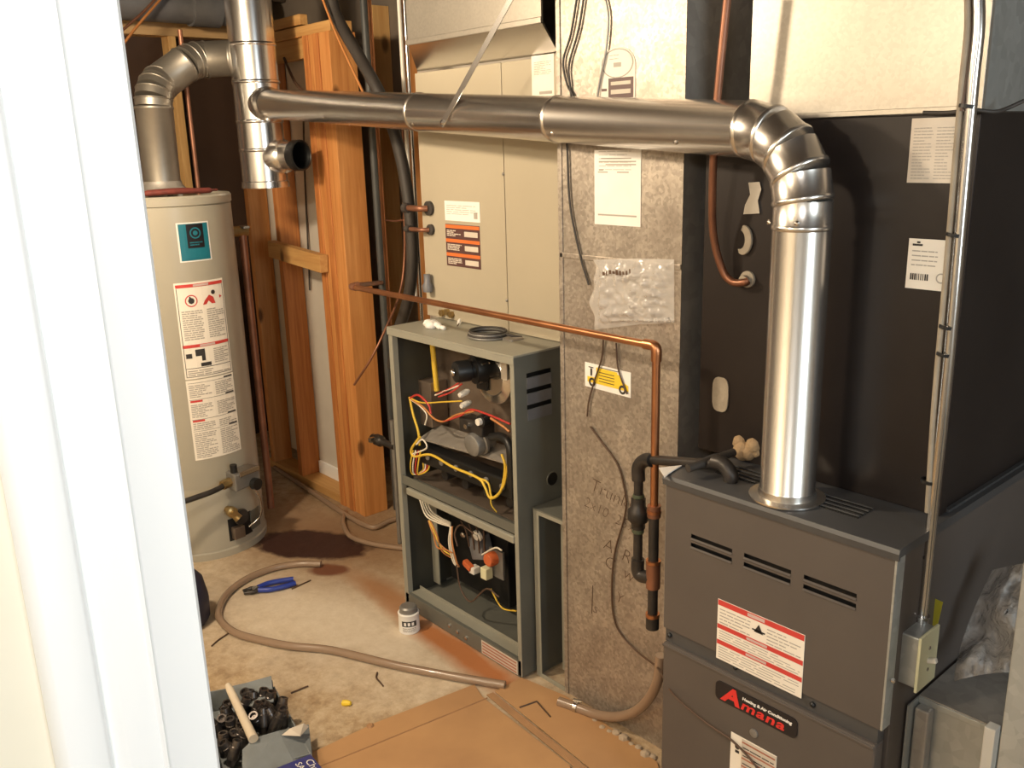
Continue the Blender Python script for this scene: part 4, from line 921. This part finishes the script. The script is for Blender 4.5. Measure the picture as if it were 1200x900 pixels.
I('union_fitting', MB().lathe([(.014, -.052), (.017, -.05), (.017, -.035), (.026, -.028), (.026, .0), (.018, .008), (.018, .03), (.014, .032)], (bx, BY, uz), n=8), 'black_iron')
I('thread_sealant', MB().lathe([(.0135, .03), (.0155, .033), (.0135, .040)], (bx, BY, uz), n=14), 'pipe_dope_green'); I('thread_sealant', MB().lathe([(.0135, -.062), (.0155, -.058), (.0135, -.05)], (bx, BY, uz), n=14), 'pipe_dope_green')
cx_ = U(765, 700, Y=BY).x
I('elbow_fitting', MB().tube(curve([(bx, BY, zb+.03), (bx, BY, zb), (bx+.012, BY, zb-.012), (cx_, BY, zb-.004)]), .0165, 14))
ct = U(766, 600, Y=BY).z
I('tee_fitting', MB().cyl((cx_, BY, zb-.03), (cx_, BY, zb+.035), .0175, 14), 'copper_dull')
I('pipe', MB().cyl((cx_, BY, zb+.03), (cx_, BY, ct), .0125, 14)); I('collar_ring', MB().cyl((cx_, BY, zb+.036), (cx_, BY, zb+.044), .0185, 14), 'copper')
I('pipe', MB().cyl((cx_, BY, zb-.03), (cx_, BY, U(765, 722, Y=BY).z), .0125, 14)); z_ = U(765, 720, Y=BY).z
I('drip_cap', MB().cyl((cx_, BY, z_-.038), (cx_, BY, z_-.004), .0165, 14)); I('collar_ring', MB().cyl((cx_, BY, z_-.006), (cx_, BY, z_+.003), .0175, 14), 'copper')
# copper line
cl = thing('copper_line', U(765, 600, Y=BY), 'bright copper tube crossing in front of the old furnace to the gas pipe', 'copper pipe')
k0 = U(760, 404, Y=BY); zc = k0.z
left_end = U(412, 336, Y=1.585)
build('tube', MB().tube([left_end, Vector((cx_, BY, zc))], .0092, 14), 'copper', cl, smooth=60)
build('tube', MB().cyl((cx_, BY, zc), (cx_, BY, ct+.005), .0098, 14), 'copper', cl, smooth=60)
build('elbow_fitting', MB().tube(curve([(cx_-.035, BY, zc+.0005), (cx_-.008, BY, zc), (cx_, BY, zc-.010), (cx_, BY, zc-.035)]), .0125, 14), 'copper', cl, smooth=60)
build('coupling', MB().cyl((cx_, BY, ct-.012), (cx_, BY, ct+.018), .0165, 14), 'copper_dull', cl, smooth=50); build('solder_ring', MB().cyl((cx_, BY, ct-.002), (cx_, BY, ct+.006), .0178, 14), 'copper', cl, smooth=50)
build('elbow_fitting', MB().tube(curve([left_end+Vector((.03, 0, 0)), left_end+Vector((-.004, .004, 0)), left_end+Vector((-.004, .03, .002))]), .012, 12), 'copper_dull', cl, smooth=60)
build('tube', MB().tube([left_end+Vector((-.004, .02, .002)), U(449, 331, Y=2.11)], .0088, 12), 'copper_dull', cl, smooth=60)
# refrigerant tube looping to the casing
cable([(853, -8, 1.575), (848, 40, 1.575), (843, 90, 1.575), (838, 150, 1.58), (835, 220, 1.60), (836, 275, 1.62), (846, 315, 1.635), (858, 330, 1.64), (872, 331, 1.64), (877, 328, 1.645)], .0085, 'copper_brown', 'copper refrigerant tube curving down to the black coil casing', 'refrigerant_tube', cat='copper pipe', n=8)

# ------------------------------------------------------------------ conduit, switch box
SY = 1.596; cb = U(1079, 742, Y=SY); 
cn = thing('conduit', cb, 'grey metal electrical conduit tied with black straps above the switch box', 'conduit')
cpts = [U(x, y, Y=SY) for x, y in ((1079, 735), (1084, 690), (1093, 600), (1107, 470), (1120, 330), (1133, 180), (1141, 90), (1147, 30), (1146, -30))]
build('tube', MB().tube(curve(cpts, 4), .0098, 16), 'chrome', cn, smooth=60)
c2 = [p+Vector((-.016, -.004, 0)) for p in cpts[3:]]
build('cable', MB().tube(curve([cpts[2]+Vector((-.006, -.008, 0))]+c2, 4), .0055, 8), 'putty', cn, smooth=60)
build('cable', MB().tube(curve([U(1138, 130, Y=SY)+Vector((-.012, -.006, 0)), U(1136, 60, Y=SY), U(1137, 20, Y=SY), U(1135, -20, Y=SY)], 4), .004, 8), 'wire_brown', cn, smooth=60)
for px, py in ((1137, 124), (1122, 275), (1113, 383), (1110, 415), (1091, 564), (1081, 650)):
    q = U(px, py, Y=SY); build('cable_tie', MB().lathe([(.0105, -.003), (.0135, -.003), (.0135, .003), (.0105, .003)], q+Vector((-.004, -.002, 0)), (.15, 0, 1), 16, False), 'black', cn)
build('connector', MB().lathe([(.016, -.022), (.016, -.01), (.0125, -.008), (.0125, .02), (.015, .022), (.015, .026)], cpts[0], (0, 0, 1), 12), 'chrome', cn, smooth=40)
# box mounted on the furnace flank, cover facing right
bz1 = U(1080, 748, X=GX1+.055).z; by0 = U(1080, 748, X=GX1+.055).y; by1 = by0+.115; bz0 = bz1-.150
by0, by1 = 1.530, 1.598; f_ = U(1080, 750, Y=by0); bxr = f_.x; bz1 = f_.z; bz0 = U(1073, 808, Y=by0).z
sb = thing('switch_box', (bxr-.03, (by0+by1)/2, bz0), 'grey steel switch box with ivory cover on the flank of the dark furnace', 'switch box')
build('steel_box', MB().box((bxr-.058, by0, bz0), (bxr-.004, by1, bz1)), 'galv_cool', sb, bevel=.003)
cv = build('cover_plate', MB().box((bxr-.004, by0-.004, bz0-.006), (bxr+.002, by1+.004, bz1+.004)), 'ivory_plastic', sb, bevel=.0015)
tz = (bz0+bz1)/2; build('toggle', MB().box((bxr, (by0+by1)/2-.005, tz-.006), (bxr+.018, (by0+by1)/2+.005, tz+.004), Matrix.Rotation(R(-20), 3, 'Y')), 'white_plastic', cv, bevel=.002)
for z_ in (bz0+.03, bz1-.03): build('cover_screw', MB().lathe([(.004, 0), (.004, .001), (.002, .002)], (bxr+.002, (by0+by1)/2, z_), (1, 0, 0), 8), 'chrome', cv)
build('mounting_screw', MB().lathe([(.005, 0), (.005, .004), (.002, .006)], U(1047, 797, Y=GY+.01), (0, -1, 0), 8), 'chrome', sb)
q = U(1087, 715, Y=1.66); solo('warning_tag', MB().box(q+Vector((-.012, 0, -.15)), q+Vector((.018, .0015, .03)), Matrix.Rotation(R(6), 3, 'Y')), 'tag_yellow', 'yellow warning tag hanging behind the switch box', 'tag')

# ------------------------------------------------------------------ return duct box at the lower right
RY = 1.62; rz = U(1075, 813, Y=RY).z
rd = thing('return_duct', (-.52, RY, 0), 'low galvanized return duct box against the right flank of the dark furnace', 'duct')
build('front_sheet', MB().box((GX1+.004, RY, 0), (-.40, RY+.004, rz)), 'galv_cool', rd)
build('top_sheet', MB().prism([(GX1+.004, RY-.005, rz), (-.36, RY-.005, rz), (-.36, 2.2, rz), (GX1+.004, 2.2, rz)], (0, 0, .004)), 'galv_dull', rd)
build('top_hem', MB().box((GX1+.004, RY-.008, rz-.012), (-.36, RY, rz+.001)), 'galv_cool', rd, bevel=.001)
build('side_sheet', MB().box((GX1+.001, RY-.05, 0), (GX1+.004, 2.2, rz)), 'galv_cool', rd)
build('corner_post', MB().box((GX1+.006, RY-.028, 0), (GX1+.034, RY, rz-.012)), 'galv_dull', rd, bevel=.004)
wp = U(1160, 852, Y=1.59); solo('air_filter', MB().box((wp.x-.008, 1.585, 0), (wp.x+.012, 1.61, wp.z)), 'white_plastic', 'white filter frame edge standing in front of the return duct', 'filter frame', bevel=.002)
q1 = U(1186, 760, Y=1.42)
solo('metal_panel', MB().box((q1.x, 1.42, .0), (q1.x+.35, 1.432, 1.03)), 'galv_cool', 'pale metal panel standing at the right edge of the picture', 'panel', bevel=.002)
# crumpled plastic on the duct box
mb = MB(); n1_, n2_ = 24, 18; vsb = []; random.seed(11)
for j in range(n2_+1):
    for i in range(n1_+1):
        u_, v_ = i/n1_, j/n2_; px = 1118+(1-v_)**1.5*45+120*u_; py = 668+130*v_ - 10*math.sin(u_*3)
        p = U(px, py, Y=1.645+.14*(1-v_)+.05*mnoise.noise(Vector((u_*4, v_*4, 3)))+.035*abs(mnoise.noise(Vector((u_*9, v_*7, 9))))); p.z = max(p.z, rz+.008+.01*math.sin(u_*17)**2); vsb.append(p)
mb.add(vsb, [(j*(n1_+1)+i, j*(n1_+1)+i+1, (j+1)*(n1_+1)+i+1, (j+1)*(n1_+1)+i) for j in range(n2_) for i in range(n1_)])
solo('plastic_sheet', mb, 'grey_film', 'crumpled grey plastic sheet heaped on the low return duct', 'plastic sheet', smooth=180)
cable([(1200, 118, 1.70), (1180, 127, 1.68), (1165, 131, 1.655), (1140, 129, 1.635), (1110, 132, 1.648), (1082, 132, 1.648)], .0035, 'black_rubber', 'thin black cable running along the foot of the plenum')

# ------------------------------------------------------------------ pipes in the gap left of the old furnace
def pole(px, py, Y, r, mat, z0, z1, name, label, cat='pipe'):
    q = U(px, py, Y=Y); return solo(name, MB().cyl((q.x, Y, z0), (q.x, Y, z1), r, 16), mat, label, cat, smooth=60)
pole(439, 200, 2.08, .015, 'abs_grey', 0, 2.2, 'drain_pipe', 'grey vertical pipe right beside the wooden corner post')
pole(445, 200, 2.13, .010, 'copper', .0, 2.2, 'copper_riser', 'vertical copper riser behind the corner post', 'copper pipe')
pole(476, 150, 1.98, .008, 'white_plastic', 1.02, 2.3, 'white_riser', 'thin white vertical pipe left of the beige coil cabinet')
pole(482, 150, 2.02, .007, 'chrome', .9, 2.3, 'steel_riser', 'thin shiny steel pipe left of the beige coil cabinet')
cable([(472, 150, 2.0), (473, 220, 2.0), (474, 300, 2.0), (468, 345, 1.95), (452, 385, 1.85), (435, 420, 1.78), (415, 451, 1.75)], .0048, 'copper_dull', 'loose copper tube bending towards the corner post', 'bent_tube', cat='copper pipe')
cable([(452, 258, 2.12), (462, 259, 2.06), (472, 258, 2.0)], .004, 'copper_dull', 'short copper tube joining two vertical tubes', 'cross_tube', cat='copper pipe')
cable([(384, -20, 1.84), (395, 20, 1.84), (420, 65, 1.83), (445, 110, 1.82), (462, 155, 1.86), (474, 205, 1.88), (481, 260, 1.88), (483, 310, 1.88), (478, 352, 1.88), (466, 392, 1.88), (460, 430, 1.9)], .022, 'black_rubber', 'thick black insulated line set sweeping down beside the coil cabinet', 'line_set', cat='insulated pipe', n=8)
cable([(374, -12, 1.80), (392, 35, 1.80), (410, 75, 1.80), (424, 105, 1.80), (432, 125, 1.80)], .0045, 'wire_orange', 'thin tan cable running along the thick black line set')
q = U(444, 516, Y=1.86)
gk = thing('gas_cock', q, 'small black gas shutoff valve left of the old furnace', 'valve')
build('valve_body', MB().lathe([(.014, -.05), (.018, -.045), (.018, -.02), (.024, -.016), (.024, .016), (.018, .02), (.014, .03), (.014, .115)], q, (1, 0, 0), 12), 'black_iron', gk, smooth=40)
build('valve_lever', MB().box(q+Vector((-.01, -.045, .0)), q+Vector((.008, -.02, .02))), 'chrome', gk, bevel=.003)
pole(461, 516, 1.86, .010, 'cast_grey', .02, .55, 'gas_stub', 'short grey pipe standing beside the gas shutoff valve')
cable([(355, 110, 1.925), (357, 200, 2.02), (361, 290, 2.02), (363, 340, 2.02)], .004, 'black_rubber', 'dark cable running down inside the stud wall')
cable([(333, 68, 1.93), (345, 95, 1.90), (357, 109, 1.88), (366, 118, 1.88)], .006, 'wire_brown', 'dark brown cable slanting between the wooden studs')

# overhead pipe, wires
gz = U(200, 27, X=-4.45).z
op = thing('overhead_pipe', (-4.45, 1.0, gz), 'fat grey overhead pipe along the left wall under the joists', 'pipe')
build('pipe', MB().cyl((-4.45, .3, gz+.075), (-4.45, 2.25, gz+.075), .075, 24), 'louver_grey', op, smooth=60)
yj = U(222, 15, X=-4.45).y; build('coupling', MB().cyl((-4.45, yj, gz+.075), (-4.45, yj+.14, gz+.075), .085, 24), 'louver_grey', op, smooth=50)
build('hanger_band', MB().cyl((-4.45, yj+.28, gz+.075), (-4.45, yj+.31, gz+.075), .083, 24), 'galv_bright', op, smooth=50)
cable([(196, -10, -0), (177, 12, 0), (155, 40, 0), (142, 60, 0)], .004, 'wire_orange', 'orange cable slanting past the fat grey overhead pipe', Y=1.0) if False else None
def cableX(pts, X, r, mat, label):
    P_ = [U(a_, b_, X=X) for a_, b_ in pts]; return solo('cable', MB().tube(curve(P_, 5), r, 8), mat, label, 'cable', smooth=80, origin=tuple(P_[0]))
cableX([(194, -8), (175, 14), (158, 34), (140, 58)], -4.30, .006, 'wire_orange', 'orange cable slanting up past the fat grey overhead pipe')
cableX([(188, -8), (170, 12), (152, 28), (136, 42)], -4.28, .006, 'copper_dull', 'brown cable just left of the orange cable overhead')

# ------------------------------------------------------------------ things on top of the old furnace
q = U(572, 391, Z=ZT+.014)
tr_ = thing('wire_coil', (q.x, q.y, ZT+.004), 'coil of dark flat wire lying on top of the old furnace', 'wire coil')
for k in range(4):
    mb = MB(); pts = [q+Vector((math.cos(a_/20*2*math.pi)*(.066-.002*k), math.sin(a_/20*2*math.pi)*(.060-.002*k), -.006+.005*k)) for a_ in range(21)]; mb.tube(pts, .0036, 6, False); build('wire_turn', mb, 'black_rubber' if k % 2 else 'cast_grey', tr_, smooth=80)
build('loose_end', MB().tube(curve([q+Vector((.06, .02, .004)), q+Vector((.085, .03, 0)), q+Vector((.10, .05, -.004))]), .0035, 6), 'black_rubber', tr_, smooth=80)
q = U(506, 381, Z=ZT+.012); mb = MB(); random.seed(5)
for k in range(6):
    c_ = q+Vector((-.022+k*.016, random.uniform(-.012, .012), random.uniform(-.002, .004))); rr = random.uniform(.014, .02) * (1 if k < 4 else .7)
    mb.lathe([(rr*.2, -rr*.6), (rr*.85, -rr*.4), (rr, 0), (rr*.75, rr*.5), (rr*.2, rr*.75)], c_, (.1*k-.2, .2, 1), 10)
solo('paper_wad', mb, 'paper_white', 'crumpled white paper wad on top of the old furnace', 'paper', smooth=60)
q = U(538, 378, Z=ZT+.010); solo('wire_nut', MB().lathe([(.006, -.005), (.007, .004), (.004, .012), (.001, .013)], q, (.3, .1, 1), 10), 'white_plastic', 'tiny white wire nut on top of the old furnace', 'wire nut', smooth=40)
cable([(522, 384, 1.76), (528, 387, 1.74), (535, 383, 1.75), (538, 379, 1.755)], .0018, 'wire_brown', 'thin curled wire beside the white wire nut')

# ------------------------------------------------------------------ things on the floor
def floor_pts(pts, z): return [U(a_, b_, Z=(rest[0] if rest else z)) for a_, b_, *rest in pts]
def hose(pts, r, label, name='drain_hose'):
    P_ = floor_pts(pts, r); return solo(name, MB().tube(curve(P_, 6), r, 12), 'hose_tan', label, 'hose', smooth=80, origin=(P_[0].x, P_[0].y, 0))
hose([(376, 661), (350, 661), (320, 666), (290, 678), (268, 694), (257, 712), (258, 726), (275, 741), (305, 750), (340, 757), (382, 761), (415, 768), (460, 779), (510, 789), (555, 797), (592, 803)], .013, 'long tan drain hose looping over the bare floor to the cardboard')
P_ = [U(655, 822, Z=.014), U(675, 829, Z=.014), U(698, 837, Y=1.615), U(720, 840, Y=1.622), U(742, 835, Y=1.622), U(760, 819, Y=1.612), U(771, 796, Y=1.60), U(774, 768, Y=1.60)]
solo('drain_hose', MB().tube(curve(P_, 6), .014, 12), 'hose_tan', 'tan drain hose curling up between the tall duct and the dark furnace', 'hose', smooth=80, origin=(P_[0].x, P_[0].y, 0))
q0 = U(675, 829, Z=.014); q1 = U(678, 830, Z=.014); dd = (q1-q0).normalized()
hc = thing('hose_clamp', (q0.x, q0.y, 0), 'shiny steel clamp around the drain hose by the tall duct', 'clamp')
build('clamp_band', MB().lathe([(.0145, -.006), (.0165, -.006), (.0165, .006), (.0145, .006)], q0, dd, 20, False), 'chrome', hc, smooth=40)
build('clamp_screw', MB().cyl(q0+Vector((-.01, .0, .02)), q0+Vector((.012, .012, .02)), .005, 8), 'chrome', hc)
hose([(322, 548), (345, 563), (372, 581), (400, 600), (425, 614), (440, 618), (455, 611), (472, 606)], .012, 'tan pipe on the floor along the foot of the studs')
hose([(405, 600), (402, 612), (410, 628), (430, 636), (452, 640), (476, 643)], .011, 'short tan hose bending from the studs to the old furnace')
# pliers
pc = U(302, 690, Z=.012); tip = U(284, 694, Z=.012); ax_ = (U(345, 681, Z=.012)-tip); ln = ax_.length; ax_.normalize(); sd_ = Vector((-ax_.y, ax_.x, 0))
pl = thing('pliers', (pc.x, pc.y, 0), 'pliers with blue grips lying on the bare floor', 'pliers')
def pt(a_, b_, z=.012): return tip+ax_*(a_*ln)+sd_*b_+Vector((0, 0, z-.012))
for s_ in (-1, 1):
    build('handle_grip', MB().tube(curve([pt(.30, s_*.010), pt(.5, s_*.026), pt(.75, s_*.026), pt(1.0, s_*.018)]), .010, 10), 'blue_grip', pl, smooth=60)
    build('jaw', MB().tube(curve([pt(.33, s_*.008), pt(.18, s_*.016), pt(.02, s_*.010)]), [.008]*8+[.006]*5, 8), 'black_iron', pl, smooth=60)
build('pivot', MB().cyl(pt(.24, 0, .006), pt(.24, 0, .022), .010, 14), 'cast_grey', pl)
# can
q = U(480, 738, Z=0); cn_ = thing('paint_can', q, 'small white can with dark printed band beside the old furnace', 'can')
build('can_body', MB().lathe([(.034, .0), (.036, .003), (.0355, .006), (.0355, .066), (.037, .069), (.035, .072)], q, n=28), 'paper_white', cn_, smooth=35)
build('can_lid', MB().lathe([(.034, .070), (.030, .073), (.030, .088), (.025, .093), (.01, .094)], q, n=28), 'cast_grey', cn_, smooth=35)
ca = math.atan2(-q.y, -q.x); cfn = lambda u_, v_, d=0: q+Vector((math.cos(ca+u_/.0355)*(.0355+d), math.sin(ca+u_/.0355)*(.0355+d), v_))
mb = MB(); rect(mb, cfn, -.026, .030, .026, .050, .0006, 8); build('printed_band', mb, 'print_dark', cn_)
mb = MB()
for k in range(3): rect(mb, cfn, -.018+k*.013, .034, -.010+k*.013, .046, .0012, 2)
build('band_lettering', mb, 'paper_white', cn_)
mb = MB(); fineprint(mb, cfn, -.024, .01, .024, .026, 3, .0006, 3); build('fine_print', mb, 'print_grey', cn_)
# navy bag half hidden by the casing
q = U(236, 733, Z=0)+Vector((-.07, -.06, 0)); mb = MB().lathe([(.10, 0), (.115, .02), (.118, .09), (.105, .16), (.07, .205), (.02, .22)], q, n=20)
nb = thing('tool_bag', q, 'dark navy tool bag half hidden behind the white door casing', 'bag'); build('bag_body', mb, 'navy', nb, smooth=60)
build('bag_handle', MB().tube(curve([q+Vector((-.05, 0, .19)), q+Vector((-.03, .0, .25)), q+Vector((.03, 0, .25)), q+Vector((.05, 0, .19))]), .008, 8), 'black_rubber', nb, smooth=60)
# cardboard
cb_ = thing('cardboard_sheet', U(560, 880, Z=0), 'flattened brown cardboard box spread on the floor before the furnaces', 'cardboard')
def panel(name, pts, z, mat, h=.004): build(name, MB().prism([U(a_, b_, Z=z) for a_, b_ in pts], (0, 0, h)), mat, cb_, bevel=.0012)
def xy(*l): return [(U(a_, b_, Z=.004).x, U(a_, b_, Z=.004).y) for a_, b_ in l]
panel('main_panel', [(556, 803), (440, 848), (330, 900), (300, 1010), (690, 1000), (668, 898), (566, 818)], .003, 'cardboard')
panel('fold_strip', [(570, 815), (578, 812), (690, 902), (720, 990), (694, 1000), (671, 898)], .0055, 'cardboard_worn', .003)
panel('side_flap', [(611, 795), (662, 816), (700, 842), (770, 894), (800, 990), (722, 990), (692, 902), (580, 811)], .003, 'cardboard')
for a_, b_ in (((571, 818), (440, 872)), ((440, 872), (340, 912)), ((585, 818), (645, 868)), ((645, 868), (690, 915))):
    p, q_ = U(*a_, Z=.0075), U(*b_, Z=.0075); build('crease', MB().tube([p, q_], .0022, 6, flat=1), 'cardboard_worn', cb_)
for a_, b_ in (((609, 829), (629, 822)), ((629, 822), (645, 840))):
    p, q_ = U(*a_, Z=.0085), U(*b_, Z=.0085); build('slot_cut', MB().tube([p, q_], .0026, 5), 'wire_brown', cb_)
# box of black pipe nipples
bc = U(305, 850, Z=0)
nb_ = thing('parts_box', (bc.x, bc.y, 0), 'torn blue-grey carton holding black pipe pieces beside the door casing', 'box')
tray = [U(a_, b_, Z=0.002) for a_, b_ in ((236, 838), (322, 822), (366, 905), (262, 935))]
build('box_floor', MB().prism(tray, (0, 0, .004)), 'bag_grey', nb_)
for i in range(4):
    a_, b_ = tray[i], tray[(i+1) % 4]; h_ = (.07, .05, .06, .07)[i]; nrm = (b_-a_).cross(Vector((0, 0, 1))).normalized()
    build('box_side', MB().prism([a_, b_, b_+Vector((0, 0, h_)), a_+Vector((0, 0, h_))], nrm*-.004), 'bag_grey', nb_)
def flap(pts, mat='bag_grey', h=.004): build('box_flap', MB().prism([U(a_, b_, Z=z) for a_, b_, z in pts], (0, 0, h)), mat, nb_, bevel=.001)
flap([(268, 806, .07), (290, 801, .075), (318, 793, .085), (321, 823, .07), (296, 829, .065), (276, 825, .07)])
flap([(284, 880, .075), (298, 866, .08), (326, 858, .075), (362, 850, .045), (366, 886, .04), (352, 910, .05), (300, 925, .07), (284, 910, .075)])
flap([(330, 862, .078), (340, 854, .085), (356, 848, .08), (362, 852, .065), (352, 863, .075)], 'paper_aged', .002)
flap([(256, 838, .06), (262, 822, .07), (272, 826, .068), (266, 845, .06)])
bl = [(322, 903, .071), (364, 886, .055), (380, 905, .05), (340, 960, .066)]
bp = build('blue_carton', MB().prism([U(a_, b_, Z=z) for a_, b_, z in bl], (0, 0, .006)), 'box_blue', nb_, bevel=.001)
b0, b1, b2 = [U(a_, b_, Z=z+.0066) for a_, b_, z in bl[:3]]
tfr = frame(b2+(b1-b2)*.98, b2-b1, (b1-b0), (b2-b1).cross(b1-b0)); uu = (b2-b1).length
text('Char', frame(b1-(b1-b0)*.22, b2-b1, b1-b0, Vector((0, 0, 1))), .01, 0, .03, 'paper_white', bp, 'carton_lettering', .001)
text('SAF', frame(b1-(b1-b0)*.48, b2-b1, b1-b0, Vector((0, 0, 1))), .006, 0, .026, 'paper_white', bp, 'carton_lettering', .001)
# nipples
nm_mb = MB().lathe([(.0065, 0), (.0095, 0), (.0098, .003), (.0105, .012), (.0115, .013), (.0115, .038), (.0105, .039), (.0098, .050), (.0065, .050), (.0065, .044)], (0, 0, 0), (0, 0, 1), 14, False)
nm_mb.lathe([(.0065, .044), (.001, .044)], (0, 0, 0), (0, 0, 1), 14, False)
random.seed(21)
spots = [(297, 820), (305, 826), (313, 829), (322, 830), (326, 838), (298, 832), (318, 842), (305, 845), (309, 852), (296, 842), (327, 848), (332, 845), (318, 853), (289, 829), (276, 843), (269, 850), (262, 836), (261, 848), (275, 857), (281, 864), (266, 866), (274, 873), (283, 874), (264, 879), (277, 882), (270, 890), (287, 852), (281, 836), (292, 858), (262, 858)]
first = None
for i, (px, py) in enumerate(spots):
    q = U(px, py+7, Z=.026)
    if first is None:
        first = solo('pipe_nipple', nm_mb, 'nipple_steel', 'short black threaded pipe nipple heaped in the torn carton', 'pipe nipple', smooth=40, group='black pipe nipples in the torn carton', origin=(0, 0, 0)); o = first
    else:
        o = first.copy(); COL.objects.link(o)
    o.location = q; o.rotation_euler = (random.uniform(-.5, .5), random.uniform(-.5, .5), random.uniform(0, 6))
    o.scale = (1.35,)*3
s0_, s1_ = U(267, 803, Z=.11), U(297, 866, Z=.095)
solo('wooden_stick', MB().tube([s0_, s0_+(s1_-s0_)*.1, s1_], [.008, .011, .013], 14), 'stick_wood', 'pale round wooden stick lying across the black pipe nipples', 'stick', smooth=60)
# small litter
q = U(406, 824, Z=.006); solo('wire_nut', MB().lathe([(.009, -.012), (.010, .0), (.006, .014), (.002, .016)], q, (.8, .5, .1), 10), 'print_yellow', 'small yellow wire nut alone on the concrete floor', 'wire nut', smooth=40)
for pts, lab_ in ((((341, 812), (351, 808), (361, 804)), 'straight dark scrap of wire on the floor left of the yellow wire nut'), (((442, 788), (441, 794), (445, 799), (449, 804)), 'bent dark scrap of wire on the floor above the yellow wire nut'), (((342, 690), (353, 685), (364, 680)), 'dark scrap of wire on the floor beside the blue pliers'), (((248, 757), (256, 750), (268, 742)), 'dark scrap of wire on the floor under the hose loop')):
    P_ = floor_pts(pts, .003); solo('wire_scrap', MB().tube(curve(P_, 4), .0028, 6), 'wire_brown', lab_, 'wire scrap', smooth=80, origin=(P_[0].x, P_[0].y, 0))
q = U(434, 852, Z=.004); solo('crumb', MB().lathe([(.008, 0), (.012, .004), (.006, .010)], q, (.2, 0, 1), 6), 'cardboard_worn', 'small brown crumb on the floor by the cardboard edge', 'crumb', origin=q)

for o in list(bpy.data.objects):
    if '_o' in o: del o['_o']
